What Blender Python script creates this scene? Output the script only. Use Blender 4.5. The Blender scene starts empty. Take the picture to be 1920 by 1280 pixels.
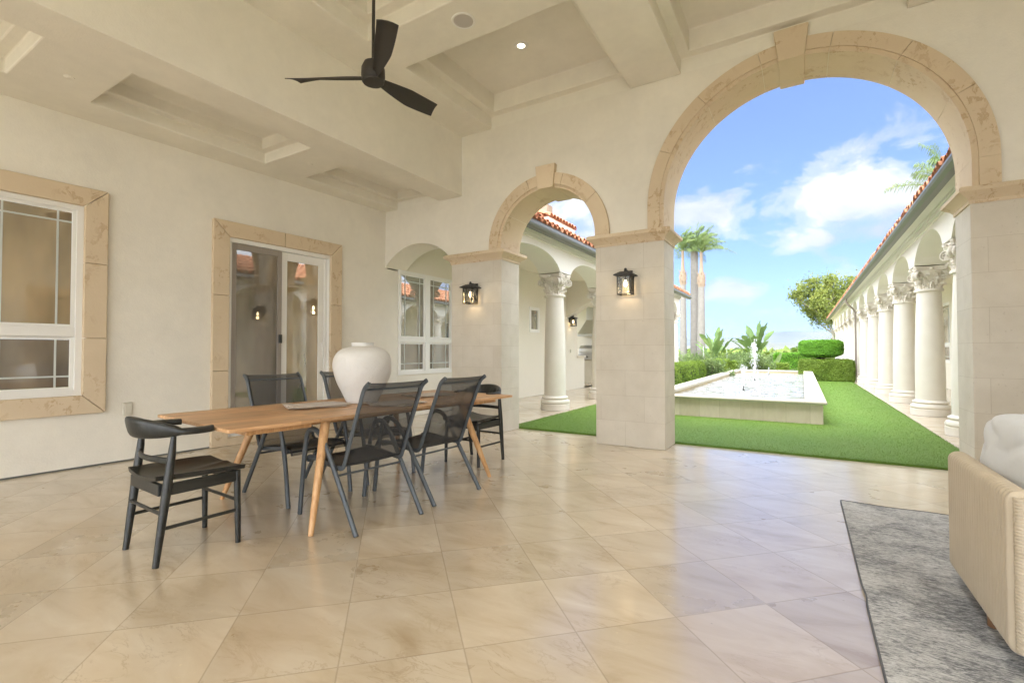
import bpy, bmesh, math, random
import numpy as np
from mathutils import Vector, Matrix
R = math.radians; PI = math.pi
random.seed(7); rng = np.random.default_rng(7)
S = bpy.context.scene
COL = S.collection

# ------------------------------------------------------------------ camera
cd = bpy.data.cameras.new("camera"); cam = bpy.data.objects.new("camera", cd); COL.objects.link(cam)
cam.location = (0, 0, 1.2); cam.rotation_euler = (R(90 + 1.14), 0, R(31.29))
cd.sensor_width = 36; cd.lens = 16.82; cd.clip_start = .05; cd.clip_end = 30000
S.camera = cam
S.view_settings.view_transform = 'Standard'; S.view_settings.look = 'None'
S.view_settings.exposure = 2.13; S.view_settings.gamma = 1
S.render.engine = 'CYCLES'
S.cycles.max_bounces = 6; S.cycles.diffuse_bounces = 5; S.cycles.glossy_bounces = 3; S.cycles.volume_bounces = 0
S.cycles.use_adaptive_sampling = True; S.cycles.adaptive_threshold = .02
S.cycles.transparent_max_bounces = 8; S.cycles.sample_clamp_indirect = 6
S.cycles.use_denoising = True
SUN_EL, SUN_AZ = R(66), R(176)     # azimuth: light comes from behind the camera

# ------------------------------------------------------------------ node helpers
def nn(nt, kind, **kw):
    n = nt.nodes.new(kind)
    for k, v in kw.items():
        if k.startswith('i_'):
            key = k[2:].replace('_', ' ')
            n.inputs[int(key) if key.isdigit() else key].default_value = v
        else: setattr(n, k, v)
    return n
def L(nt, a, b): nt.links.new(a, b)
def ramp(nt, fac, stops, interp='LINEAR'):
    r = nt.nodes.new('ShaderNodeValToRGB'); r.color_ramp.interpolation = interp
    e = r.color_ramp.elements
    while len(e) < len(stops): e.new(.5)
    for k, (p, c) in enumerate(stops):
        e[k].position = p; e[k].color = (*c, 1) if len(c) == 3 else c
    if fac is not None: L(nt, fac, r.inputs[0])
    return r.outputs[0]
def mth(nt, op, a, b=None, c=None, clamp=False):
    m = nt.nodes.new('ShaderNodeMath'); m.operation = op; m.use_clamp = clamp
    for k, x in enumerate((a, b, c)):
        if x is None: continue
        if isinstance(x, (int, float)): m.inputs[k].default_value = x
        else: L(nt, x, m.inputs[k])
    return m.outputs[0]
def mixc(nt, fac, a, b, mode='MIX'):
    m = nt.nodes.new('ShaderNodeMix'); m.data_type = 'RGBA'; m.blend_type = mode
    for i, x in ((0, fac), (6, a), (7, b)):
        if isinstance(x, (int, float)): m.inputs[i].default_value = x
        elif isinstance(x, tuple): m.inputs[i].default_value = (*x, 1) if len(x) == 3 else x
        else: L(nt, x, m.inputs[i])
    return m.outputs[2]
def noise(nt, vec, scale, detail=4, rough=.55, dist=0, out=0):
    n = nn(nt, 'ShaderNodeTexNoise'); n.inputs['Scale'].default_value = scale
    n.inputs['Detail'].default_value = detail; n.inputs['Roughness'].default_value = rough
    n.inputs['Distortion'].default_value = dist
    if vec is not None: L(nt, vec, n.inputs['Vector'])
    return n.outputs[out]
def mapping(nt, vec, scale=(1, 1, 1), loc=(0, 0, 0), rot=(0, 0, 0)):
    m = nn(nt, 'ShaderNodeMapping'); m.inputs['Scale'].default_value = scale
    m.inputs['Location'].default_value = loc; m.inputs['Rotation'].default_value = rot
    L(nt, vec, m.inputs['Vector']); return m.outputs[0]
def mat(name, base=(.5, .5, .5), rough=.6, spec=.5, metal=0, trans=0, sheen=0, coat=0):
    m = bpy.data.materials.new(name); m.use_nodes = True; nt = m.node_tree
    b = nt.nodes['Principled BSDF']
    b.inputs['Base Color'].default_value = (*base, 1); b.inputs['Roughness'].default_value = rough
    b.inputs['Specular IOR Level'].default_value = spec; b.inputs['Metallic'].default_value = metal
    b.inputs['Transmission Weight'].default_value = trans; b.inputs['Coat Weight'].default_value = coat
    b.inputs['Sheen Weight'].default_value = sheen
    return m, nt, b
def coords(nt, which='Object'):
    return nn(nt, 'ShaderNodeTexCoord').outputs[which]
def wpos(nt): return nn(nt, 'ShaderNodeNewGeometry').outputs['Position']
def bump(nt, b, h, strength=.3, dist=.01, prev=None):
    n = nn(nt, 'ShaderNodeBump'); n.inputs['Strength'].default_value = strength
    n.inputs['Distance'].default_value = dist; L(nt, h, n.inputs['Height'])
    if prev is not None: L(nt, prev, n.inputs['Normal'])
    if b is not None: L(nt, n.outputs[0], b.inputs['Normal'])
    return n.outputs[0]

# ------------------------------------------------------------------ world + sun
W = bpy.data.worlds.new("World"); S.world = W; W.use_nodes = True; nt = W.node_tree
bg = nt.nodes['Background']
sky = nn(nt, 'ShaderNodeTexSky', sky_type='NISHITA'); sky.sun_disc = False
sky.sun_elevation = SUN_EL; sky.sun_rotation = SUN_AZ; sky.air_density = 1.0; sky.dust_density = 0; sky.ozone_density = 2.5
gen = coords(nt, 'Generated')
def pxdir(u, v):
    f, yaw, pit = 897.3, R(31.29), R(1.14)
    fw = Vector((-math.sin(yaw)*math.cos(pit), math.cos(yaw)*math.cos(pit), math.sin(pit)))
    rt = Vector((math.cos(yaw), math.sin(yaw), 0)); up = rt.cross(fw)
    return (fw*f + rt*(u-960) - up*(v-640)).normalized()
# cumulus patches: direction, half-width, half-height (as fractions of the unit sphere)
clouds = [((1600, 385), .135, .062, 1.0), ((1560, 310), .07, .05, .75), ((1440, 315), .06, .028, .55), ((1520, 440), .09, .035, .9),
          ((1310, 405), .09, .045, 1.0), ((1385, 440), .05, .02, .6), ((1375, 545), .058, .026, .95), ((1350, 608), .05, .02, .85),
          ((1440, 592), .05, .018, .7), ((1095, 400), .17, .12, 1.0), ((1010, 330), .2, .1, .8), ((1240, 560), .08, .05, .6),
          ((300, 300), .5, .3, .9), ((2600, 300), .4, .25, .9), ((1690, 350), .08, .03, .8)]
nzv = mapping(nt, gen, scale=(1, 1, 1.7))
n1 = noise(nt, nzv, 9, 9, .6, .4); n2 = noise(nt, nzv, 3.2, 4, .5, .2)
dens = None
for (u, v), hw, hh, amp in clouds:
    d = pxdir(u, v); side = Vector((-d.y, d.x, 0)).normalized(); upv = d.cross(side) * -1
    def dotn(vec, s):
        k = nn(nt, 'ShaderNodeVectorMath', operation='DOT_PRODUCT'); L(nt, gen, k.inputs[0])
        k.inputs[1].default_value = vec / s; return k.outputs['Value']
    a = mth(nt, 'POWER', mth(nt, 'ABSOLUTE', mth(nt, 'SUBTRACT', dotn(side, hw), d.dot(side)/hw)), 2)
    b_ = mth(nt, 'POWER', mth(nt, 'ABSOLUTE', mth(nt, 'SUBTRACT', dotn(upv, hh), d.dot(upv)/hh)), 2)
    front = mth(nt, 'GREATER_THAN', dotn(d, 1), 0)
    g = mth(nt, 'MULTIPLY', mth(nt, 'MAXIMUM', mth(nt, 'SUBTRACT', 1, mth(nt, 'MULTIPLY', mth(nt, 'ADD', a, b_), .5)), 0), amp)
    g = mth(nt, 'MULTIPLY', g, front)
    dens = g if dens is None else mth(nt, 'MAXIMUM', dens, g)
cl = mth(nt, 'ADD', mth(nt, 'MULTIPLY', dens, .68), mth(nt, 'MULTIPLY', mth(nt, 'SUBTRACT', n1, .5), 1.9))
cl = mth(nt, 'ADD', cl, mth(nt, 'MULTIPLY', mth(nt, 'SUBTRACT', n2, .5), .5))
cmask = ramp(nt, cl, [(.27, (0, 0, 0)), (.48, (.45, .45, .45)), (.72, (1, 1, 1))], 'EASE')
cmask = mth(nt, 'MULTIPLY', cmask, mth(nt, 'MULTIPLY', dens, 4, clamp=True), clamp=True)
hs = nn(nt, 'ShaderNodeHueSaturation'); hs.inputs['Saturation'].default_value = 1.05; hs.inputs['Value'].default_value = 1.0
L(nt, sky.outputs[0], hs.inputs['Color'])
shade = noise(nt, mapping(nt, gen, loc=(.3, .1, .04), scale=(1, 1, 2)), 7, 5, .5)
ccol = ramp(nt, shade, [(.38, (2.7, 2.95, 3.45)), (.56, (4.0, 4.05, 4.15))])
sz_ = nn(nt, 'ShaderNodeSeparateXYZ'); L(nt, gen, sz_.inputs[0])
low = ramp(nt, sz_.outputs[2], [(.0, (.46, .52, .76)), (.12, (.68, .69, .93)), (.45, (1.05, .91, 1.05))])
fin = mixc(nt, cmask, mixc(nt, 1.0, hs.outputs[0], low, 'MULTIPLY'), ccol)
# added overcast outside the visible sky, made bright to light courtyard and patio
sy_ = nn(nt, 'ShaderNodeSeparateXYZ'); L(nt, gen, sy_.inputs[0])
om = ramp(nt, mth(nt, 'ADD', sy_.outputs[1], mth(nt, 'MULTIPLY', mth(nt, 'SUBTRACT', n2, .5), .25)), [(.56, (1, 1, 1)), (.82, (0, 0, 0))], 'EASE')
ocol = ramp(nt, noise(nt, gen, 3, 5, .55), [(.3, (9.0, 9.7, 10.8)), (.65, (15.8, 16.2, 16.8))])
# the added overcast is brighter behind the camera, to lift the patio interior
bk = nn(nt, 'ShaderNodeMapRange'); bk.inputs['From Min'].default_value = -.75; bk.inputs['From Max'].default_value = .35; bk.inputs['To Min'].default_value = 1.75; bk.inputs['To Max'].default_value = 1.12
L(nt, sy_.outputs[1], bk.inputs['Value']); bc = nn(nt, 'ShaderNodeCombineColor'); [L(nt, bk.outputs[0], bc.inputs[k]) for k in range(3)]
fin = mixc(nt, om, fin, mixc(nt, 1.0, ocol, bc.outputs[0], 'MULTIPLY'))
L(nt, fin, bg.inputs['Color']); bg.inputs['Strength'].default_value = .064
sl = bpy.data.lights.new("sun", 'SUN'); sun = bpy.data.objects.new("sun", sl); COL.objects.link(sun)
sl.energy = 1.1; sl.angle = R(30); sl.color = (1, .97, .92)
# sky sun_rotation is measured clockwise from +Y
sd = Vector((math.sin(SUN_AZ)*math.cos(SUN_EL), math.cos(SUN_AZ)*math.cos(SUN_EL), math.sin(SUN_EL)))
sun.rotation_euler = (-sd).to_track_quat('-Z', 'Y').to_euler()

# ------------------------------------------------------------------ mesh builder
class MB:
    def __init__(s): s.v = []; s.f = []; s.sm = []
    def add(s, vs, fs, smooth=False):
        o = len(s.v); s.v += [tuple(p) for p in vs]
        for f in fs: s.f.append([i+o for i in f]); s.sm.append(smooth)
    def box(s, x0, x1, y0, y1, z0, z1):
        if x0 > x1: x0, x1 = x1, x0
        if y0 > y1: y0, y1 = y1, y0
        if z0 > z1: z0, z1 = z1, z0
        s.add([(x0,y0,z0),(x1,y0,z0),(x1,y1,z0),(x0,y1,z0),(x0,y0,z1),(x1,y0,z1),(x1,y1,z1),(x0,y1,z1)],
              [(0,3,2,1),(4,5,6,7),(0,1,5,4),(1,2,6,5),(2,3,7,6),(3,0,4,7)])
    def quad(s, a, b, c, d): s.add([a, b, c, d], [(0,1,2,3)])
    def prism(s, poly, a, b, axis='y', smooth=False):
        n = len(poly)
        def m(p, t):
            return {'y': (p[0], t, p[1]), 'x': (t, p[0], p[1]), 'z': (p[0], p[1], t)}[axis]
        vs = [m(p, a) for p in poly] + [m(p, b) for p in poly]
        fs = [(i, (i+1) % n, n+(i+1) % n, n+i) for i in range(n)]
        s.add(vs, fs, smooth); s.add([m(p, a) for p in poly], [list(range(n))]); s.add([m(p, b) for p in poly], [list(range(n))[::-1]])
    def ring(s, r0, r1, a0, a1, y0, y1, cx, cz, n=12):
        """arch ring segment extruded along y"""
        pts = [(cx+r1*math.cos(a0+(a1-a0)*i/n), cz+r1*math.sin(a0+(a1-a0)*i/n)) for i in range(n+1)]
        pin = [(cx+r0*math.cos(a0+(a1-a0)*i/n), cz+r0*math.sin(a0+(a1-a0)*i/n)) for i in range(n+1)]
        for i in range(n):
            q = [pin[i], pts[i], pts[i+1], pin[i+1]]
            s.add([(p[0], y0, p[1]) for p in q] + [(p[0], y1, p[1]) for p in q],
                  [(0,1,2,3), (7,6,5,4), (1,5,6,2), (0,3,7,4)] + ([(0,4,5,1)] if i == 0 else []) + ([(3,2,6,7)] if i == n-1 else []), False)
    def tube(s, pts, rad, n=10, caps=True, closed=False, ell=None, upv=None):
        pts = [Vector(p) for p in pts]; m = len(pts)
        if not hasattr(rad, '__len__'): rad = [rad]*m
        rings = []; prevu = None
        for i, p in enumerate(pts):
            if closed: t = (pts[(i+1) % m] - pts[i-1]).normalized()
            else: t = (pts[min(i+1, m-1)] - pts[max(i-1, 0)]).normalized()
            if prevu is None:
                ref = Vector(upv) if upv else (Vector((0, 0, 1)) if abs(t.z) < .9 else Vector((1, 0, 0)))
            else: ref = prevu
            u = (ref - t*ref.dot(t)).normalized(); w = t.cross(u); prevu = u
            ea, eb = ell[i] if (ell and hasattr(ell[0], '__len__')) else (ell or (1, 1))
            rings.append([p + (u*math.cos(2*PI*k/n)*ea + w*math.sin(2*PI*k/n)*eb)*rad[i] for k in range(n)])
        o = len(s.v)
        for r_ in rings: s.v += [tuple(q) for q in r_]
        mm = m if closed else m-1
        for i in range(mm):
            for k in range(n):
                a = o+i*n+k; b = o+i*n+(k+1) % n; c = o+((i+1) % m)*n+(k+1) % n; d = o+((i+1) % m)*n+k
                s.f.append([a, b, c, d]); s.sm.append(True)
        if caps and not closed:
            s.f.append([o+k for k in range(n)][::-1]); s.sm.append(False)
            s.f.append([o+(m-1)*n+k for k in range(n)]); s.sm.append(False)
    def lathe(s, prof, n=32, c=(0, 0, 0), caps=True):
        o = len(s.v); m = len(prof)
        for r, z in prof:
            for k in range(n): s.v.append((c[0]+r*math.cos(2*PI*k/n), c[1]+r*math.sin(2*PI*k/n), c[2]+z))
        for i in range(m-1):
            for k in range(n):
                s.f.append([o+i*n+k, o+i*n+(k+1) % n, o+(i+1)*n+(k+1) % n, o+(i+1)*n+k]); s.sm.append(True)
        if caps:
            s.f.append([o+k for k in range(n)][::-1]); s.sm.append(False)
            s.f.append([o+(m-1)*n+k for k in range(n)]); s.sm.append(False)
    def sweep_rect(s, x0, x1, y0, y1, prof, bottom=True, top=True):
        """profile [(offset,z)...] swept round a rectangle"""
        o = len(s.v)
        for d, z in prof: s.v += [(x0-d, y0-d, z), (x1+d, y0-d, z), (x1+d, y1+d, z), (x0-d, y1+d, z)]
        for i in range(len(prof)-1):
            for k in range(4): s.f.append([o+i*4+k, o+i*4+(k+1) % 4, o+(i+1)*4+(k+1) % 4, o+(i+1)*4+k]); s.sm.append(True)
        if bottom: s.f.append([o+3, o+2, o+1, o]); s.sm.append(False)
        if top: q = o+(len(prof)-1)*4; s.f.append([q, q+1, q+2, q+3]); s.sm.append(False)
    def grid(s, P, smooth=True, closed_u=False):
        """P: (m,n,3) array"""
        m, n = len(P), len(P[0]); o = len(s.v)
        for r_ in P: s.v += [tuple(p) for p in r_]
        for i in range(m-1 if not closed_u else m):
            for k in range(n-1):
                s.f.append([o+i*n+k, o+i*n+k+1, o+((i+1) % m)*n+k+1, o+((i+1) % m)*n+k]); s.sm.append(smooth)
    def wall(s, prof, ztop, t0, t1, axis='y'):
        """wall along s with lower profile [(s,z)...]; thickness t0..t1"""
        def m(a, t, z): return (a, t, z) if axis == 'y' else (t, a, z)
        zs = ztop if callable(ztop) else (lambda a: ztop)
        for (a, za), (b, zb) in zip(prof[:-1], prof[1:]):
            if abs(a-b) < 1e-6:
                if abs(za-zb) > 1e-6: s.quad(m(a, t0, za), m(a, t1, za), m(a, t1, zb), m(a, t0, zb))
                continue
            s.quad(m(a, t0, za), m(b, t0, zb), m(b, t0, zs(b)), m(a, t0, zs(a)))
            s.quad(m(b, t1, zb), m(a, t1, za), m(a, t1, zs(a)), m(b, t1, zs(b)))
            s.quad(m(a, t1, za), m(b, t1, zb), m(b, t0, zb), m(a, t0, za))
            s.quad(m(a, t0, zs(a)), m(b, t0, zs(b)), m(b, t1, zs(b)), m(a, t1, zs(a)))
        for a, za in (prof[0], prof[-1]):
            s.quad(m(a, t0, za), m(a, t1, za), m(a, t1, zs(a)), m(a, t0, zs(a)))
    def holes(s, s0, s1, z0, z1, hs, t0, t1, axis='x'):
        """flat wall with rectangular openings, thickness t0 (room side)..t1; each opening (s,s,z,z)"""
        xs = sorted({s0, s1, *[h[0] for h in hs], *[h[1] for h in hs]}); zs = sorted({z0, z1, *[h[2] for h in hs], *[h[3] for h in hs]})
        def m(a, t, z): return (t, a, z) if axis == 'x' else (a, t, z)
        for a, b in zip(xs[:-1], xs[1:]):
            for c, d in zip(zs[:-1], zs[1:]):
                ca, cz = (a+b)/2, (c+d)/2
                if any(h[0] < ca < h[1] and h[2] < cz < h[3] for h in hs): continue
                s.quad(m(a, t0, c), m(b, t0, c), m(b, t0, d), m(a, t0, d)); s.quad(m(a, t1, c), m(a, t1, d), m(b, t1, d), m(b, t1, c))
        for a, b, c, d in hs + [(s0, s1, z0, z1)]:
            s.quad(m(a, t0, c), m(a, t1, c), m(a, t1, d), m(a, t0, d)); s.quad(m(b, t0, c), m(b, t0, d), m(b, t1, d), m(b, t1, c))
            s.quad(m(a, t0, c), m(b, t0, c), m(b, t1, c), m(a, t1, c)); s.quad(m(a, t0, d), m(a, t1, d), m(b, t1, d), m(b, t0, d))
    def mesh(s, name, merge=True, angle=35, flip_fix=True):
        me = bpy.data.meshes.new(name); me.from_pydata(s.v, [], s.f)
        me.polygons.foreach_set('use_smooth', np.array(s.sm, dtype=bool))
        if merge or flip_fix:
            bm = bmesh.new(); bm.from_mesh(me)
            if merge: bmesh.ops.remove_doubles(bm, verts=bm.verts, dist=1e-4)
            if flip_fix: bmesh.ops.recalc_face_normals(bm, faces=bm.faces)
            bm.to_mesh(me); bm.free()
        uvbox(me)
        if any(s.sm): me.set_sharp_from_angle(angle=R(angle))
        return me
    def build(s, name, m, parent=None, bevel=0, loc=None, rotz=None, **kw):
        me = s.mesh(name, **kw); return obj(name, me, m, parent, bevel, loc, rotz)
def uvbox(me):
    n = len(me.loops)
    if n == 0: return
    uv = me.uv_layers.new(name='UVMap'); co = np.empty(len(me.vertices)*3); me.vertices.foreach_get('co', co); co = co.reshape(-1, 3)
    li = np.empty(n, dtype=int); me.loops.foreach_get('vertex_index', li)
    pn = np.empty(len(me.polygons)*3); me.polygons.foreach_get('normal', pn); pn = np.abs(pn.reshape(-1, 3))
    lt = np.empty(len(me.polygons), dtype=int); me.polygons.foreach_get('loop_total', lt)
    ax = np.repeat(pn.argmax(1), lt); c = co[li]
    u = np.where(ax == 0, c[:, 1], c[:, 0]); v = np.where(ax == 2, c[:, 1], c[:, 2])
    uv.data.foreach_set('uv', np.stack([u, v], 1).ravel())
def obj(name, me, m, parent=None, bevel=0, loc=None, rotz=None):
    o = bpy.data.objects.new(name, me); COL.objects.link(o)
    if m is not None: me.materials.append(m)
    if parent: o.parent = parent
    if loc: o.location = loc
    if rotz is not None: o.rotation_euler.z = rotz
    if bevel:
        b = o.modifiers.new('bevel', 'BEVEL'); b.width = bevel; b.segments = 2; b.limit_method = 'ANGLE'; b.angle_limit = R(40)
        b.harden_normals = False
    return o
def tag(o, label, cat=None, group=None, kind=None):
    if label: o['label'] = label
    if cat: o['category'] = cat
    if group: o['group'] = group
    if kind: o['kind'] = kind
    return o
def thing(name, label, cat, loc=(0, 0, 0), rotz=0, group=None):
    o = bpy.data.objects.new(name, None); COL.objects.link(o); o.location = loc; o.rotation_euler.z = rotz
    o.empty_display_size = .1
    return tag(o, label, cat, group)
def copy_tree(o, parent=None):
    c = o.copy(); COL.objects.link(c)
    if parent is not None: c.parent = parent
    for ch in list(o.children): copy_tree(ch, c)
    return c
def fastmesh(name, verts, faces, smooth=False, k=None):
    """numpy verts (n,3), faces (m,k)"""
    me = bpy.data.meshes.new(name); m, k = faces.shape
    me.vertices.add(len(verts)); me.vertices.foreach_set('co', verts.astype(np.float32).ravel())
    me.loops.add(m*k); me.loops.foreach_set('vertex_index', faces.astype(np.int32).ravel())
    me.polygons.add(m); me.polygons.foreach_set('loop_start', np.arange(m, dtype=np.int32)*k)
    me.polygons.foreach_set('use_smooth', np.full(m, smooth)); me.update(calc_edges=True); me.validate()
    return me

# ------------------------------------------------------------------ materials
def stucco(name, col, var=.12, rough=.85, bs=.45):
    m, nt, b = mat(name, col, rough, .25); p = wpos(nt)
    n1 = noise(nt, p, 1.6, 6, .62, .4); n2 = noise(nt, p, 11, 5, .65)
    c1 = tuple(min(1, c*(1+var)) for c in col); c0 = tuple(c*(1-var*1.5) for c in col)
    c = mixc(nt, mth(nt, 'MULTIPLY', mth(nt, 'ADD', n1, mth(nt, 'MULTIPLY', n2, .4)), .75, clamp=True), c0, c1)
    L(nt, c, b.inputs['Base Color'])
    h = mth(nt, 'ADD', noise(nt, p, 60, 3, .6), mth(nt, 'MULTIPLY', noise(nt, p, 7, 3, .5), 1.5))
    bump(nt, b, h, bs, .004); return m
M = {}
M['stucco'] = stucco('warm_stucco', (.80, .755, .655))
M['ceil'] = stucco('ceiling_plaster', (.82, .78, .68), bs=.35)
M['white'] = stucco('white_stucco', (.80, .77, .70), var=.03)
M['cream'] = stucco('corridor_stucco', (.76, .71, .60), var=.04)
def travertine_trim():
    m, nt, b = mat('travertine_trim', (.6, .42, .27), .75, .3); p = wpos(nt)
    base = mixc(nt, noise(nt, p, 3, 4, .6), (.60, .475, .32), (.69, .565, .40))
    v = mapping(nt, p, scale=(5, 5, 4), rot=(.5, .3, .2)); n = noise(nt, v, 2.4, 7, .72, .5)
    sc = ramp(nt, n, [(.545, (0, 0, 0)), (.58, (1, 1, 1)), (.68, (.5, .5, .5))])
    n3 = noise(nt, p, 2.1, 2, .5); sc = mth(nt, 'MULTIPLY', sc, ramp(nt, n3, [(.45, (0, 0, 0)), (.6, (1, 1, 1))]))
    c = mixc(nt, mth(nt, 'MULTIPLY', sc, .65), base, (.42, .27, .14)); L(nt, c, b.inputs['Base Color'])
    bump(nt, b, mth(nt, 'SUBTRACT', noise(nt, p, 40, 4, .6), mth(nt, 'MULTIPLY', sc, .8)), .35, .004); return m
M['trim'] = travertine_trim()
def stone_block():
    m, nt, b = mat('limestone_block', (.6, .55, .45), .7, .3); uv = coords(nt, 'UV'); p = wpos(nt)
    br = nn(nt, 'ShaderNodeTexBrick', offset=.43, squash=1.0); L(nt, uv, br.inputs['Vector'])
    for k, v in dict(Scale=1.0).items(): br.inputs[k].default_value = v
    br.inputs['Mortar Size'].default_value = .0022; br.inputs['Mortar Smooth'].default_value = .3
    br.inputs['Brick Width'].default_value = .56; br.inputs['Row Height'].default_value = .3185; br.inputs['Bias'].default_value = 0
    br.inputs['Color1'].default_value = (.60, .545, .45, 1); br.inputs['Color2'].default_value = (.66, .61, .52, 1); br.inputs['Mortar'].default_value = (.40, .34, .25, 1)
    n = noise(nt, p, 4, 6, .6); c = mixc(nt, .45, br.outputs['Color'], ramp(nt, n, [(.3, (.55, .50, .41)), (.7, (.72, .67, .58))]))
    sp = ramp(nt, noise(nt, p, 38, 3, .5), [(.68, (0, 0, 0)), (.74, (1, 1, 1))]); c = mixc(nt, mth(nt, 'MULTIPLY', sp, .35), c, (.36, .30, .22))
    L(nt, c, b.inputs['Base Color'])
    h = mth(nt, 'ADD', mth(nt, 'MULTIPLY', br.outputs['Fac'], -1.5), mth(nt, 'MULTIPLY', noise(nt, p, 50, 3, .6), .4))
    bump(nt, b, h, .4, .004); return m
M['block'] = stone_block()
def cast_stone(name, c0, c1, bs=.3):
    m, nt, b = mat(name, c0, .72, .3); p = wpos(nt)
    c = mixc(nt, noise(nt, p, 6, 6, .6), c0, c1); L(nt, c, b.inputs['Base Color'])
    bump(nt, b, noise(nt, p, 70, 4, .6), bs, .003); return m
M['column'] = cast_stone('column_stone', (.70, .645, .56), (.80, .755, .68))
M['coping'] = cast_stone('fountain_coping', (.50, .46, .38), (.60, .565, .49))
def floor_mat(name='travertine_floor', tile=.481, rough=.2, off=(-.275, -1.947)):
    m, nt, b = mat(name, (.5, .4, .3), rough, .5); p = wpos(nt)
    q = mapping(nt, p, rot=(0, 0, -PI/4)); q = mapping(nt, q, loc=(off[0]/tile, off[1]/tile, 0), scale=(1/tile, 1/tile, 0))
    fl = nn(nt, 'ShaderNodeVectorMath', operation='FLOOR'); L(nt, q, fl.inputs[0])
    fr = nn(nt, 'ShaderNodeVectorMath', operation='FRACTION'); L(nt, q, fr.inputs[0])
    wn = nn(nt, 'ShaderNodeTexWhiteNoise', noise_dimensions='2D'); L(nt, fl.outputs[0], wn.inputs['Vector'])
    sp = nn(nt, 'ShaderNodeSeparateXYZ'); L(nt, fr.outputs[0], sp.inputs[0])
    def edge(o): return mth(nt, 'MINIMUM', o, mth(nt, 'SUBTRACT', 1, o))
    e = mth(nt, 'MINIMUM', edge(sp.outputs[0]), edge(sp.outputs[1]))
    joint = ramp(nt, e, [(.0, (1, 1, 1)), (.0045, (.9, .9, .9)), (.0085, (0, 0, 0))])
    # every tile has its own cut of stone
    sc = nn(nt, 'ShaderNodeVectorMath', operation='SCALE'); L(nt, wn.outputs['Color'], sc.inputs[0]); sc.inputs['Scale'].default_value = 31
    ad = nn(nt, 'ShaderNodeVectorMath', operation='ADD'); L(nt, p, ad.inputs[0]); L(nt, sc.outputs[0], ad.inputs[1])
    v1 = mapping(nt, ad.outputs[0], scale=(1, 2.6, 1), rot=(0, 0, .7))
    n1 = noise(nt, v1, 1.9, 7, .58, .7)
    base = ramp(nt, n1, [(.22, (.42, .31, .18)), (.44, (.58, .475, .335)), (.62, (.65, .555, .42)), (.8, (.72, .645, .52))])
    tint = mth(nt, 'MULTIPLY_ADD', wn.outputs['Value'], .17, .88)
    tc = nn(nt, 'ShaderNodeCombineColor'); [L(nt, tint, tc.inputs[k]) for k in range(3)]
    base = mixc(nt, 1.0, base, tc.outputs[0], 'MULTIPLY')
    # cloudy veins, golden flecks, pits
    vn = noise(nt, v1, 5.5, 8, .7, .4); vm = ramp(nt, vn, [(.50, (0, 0, 0)), (.66, (1, 1, 1)), (.78, (.2, .2, .2))])
    patch = ramp(nt, noise(nt, ad.outputs[0], 1.4, 2, .5), [(.5, (0, 0, 0)), (.64, (1, 1, 1))])
    vm = mth(nt, 'MULTIPLY', vm, patch); base = mixc(nt, mth(nt, 'MULTIPLY', vm, .10), base, (.40, .26, .12))
    rv = noise(nt, v1, 3.1, 9, .62, .9); ridge = ramp(nt, mth(nt, 'ABSOLUTE', mth(nt, 'SUBTRACT', rv, .5)), [(.0, (1, 1, 1)), (.012, (.3, .3, .3)), (.022, (0, 0, 0))])
    ridge = mth(nt, 'MULTIPLY', ridge, ramp(nt, noise(nt, ad.outputs[0], 2.0, 3, .5), [(.47, (0, 0, 0)), (.6, (1, 1, 1))]))
    base = mixc(nt, mth(nt, 'MULTIPLY', ridge, .38), base, (.30, .19, .09))
    fk = ramp(nt, noise(nt, ad.outputs[0], 42, 3, .6), [(.68, (0, 0, 0)), (.73, (1, 1, 1))])
    fk = mth(nt, 'MULTIPLY', fk, ramp(nt, noise(nt, ad.outputs[0], 2.6, 2, .5), [(.5, (0, 0, 0)), (.6, (1, 1, 1))]))
    base = mixc(nt, mth(nt, 'MULTIPLY', fk, .5), base, (.78, .66, .42))
    vo = nn(nt, 'ShaderNodeTexVoronoi', feature='F1'); vo.inputs['Scale'].default_value = 5.5; L(nt, p, vo.inputs['Vector'])
    pit = ramp(nt, mth(nt, 'ADD', vo.outputs['Distance'], mth(nt, 'MULTIPLY', noise(nt, p, 70, 2, .5), .05)), [(.035, (1, 1, 1)), (.06, (0, 0, 0))])
    pit = mth(nt, 'MULTIPLY', pit, ramp(nt, noise(nt, p, 1.7, 2, .5), [(.52, (0, 0, 0)), (.56, (1, 1, 1))]))
    base = mixc(nt, mth(nt, 'MULTIPLY', pit, .6), base, (.22, .17, .11))
    base = mixc(nt, mth(nt, 'MULTIPLY', joint, .40), base, (.26, .20, .14))
    L(nt, base, b.inputs['Base Color'])
    rr = mth(nt, 'ADD', mth(nt, 'MULTIPLY_ADD', noise(nt, p, 3, 5, .6), .16, rough-.07), mth(nt, 'MULTIPLY', joint, .4))
    rr = mth(nt, 'ADD', rr, mth(nt, 'MULTIPLY', wn.outputs['Value'], .05)); L(nt, rr, b.inputs['Roughness'])
    h = mth(nt, 'SUBTRACT', mth(nt, 'MULTIPLY', noise(nt, p, 2.2, 2, .5), .5), mth(nt, 'ADD', joint, mth(nt, 'MULTIPLY', pit, .6)))
    bump(nt, b, h, .25, .0015); b.inputs['Coat Weight'].default_value = .9; b.inputs['Coat Roughness'].default_value = .16; b.inputs['Coat IOR'].default_value = 1.75
    return m
M['floor'] = floor_mat(rough=.27)
M['walk'] = floor_mat('travertine_walk', rough=.4)
M['winwhite'], _, _ = mat('window_vinyl', (.80, .78, .73), .4)
M['taupe'], _, _ = mat('screen_frame', (.30, .26, .22), .45)
M['munt'], _, _ = mat('window_grid', (.55, .58, .55), .4)
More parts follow.
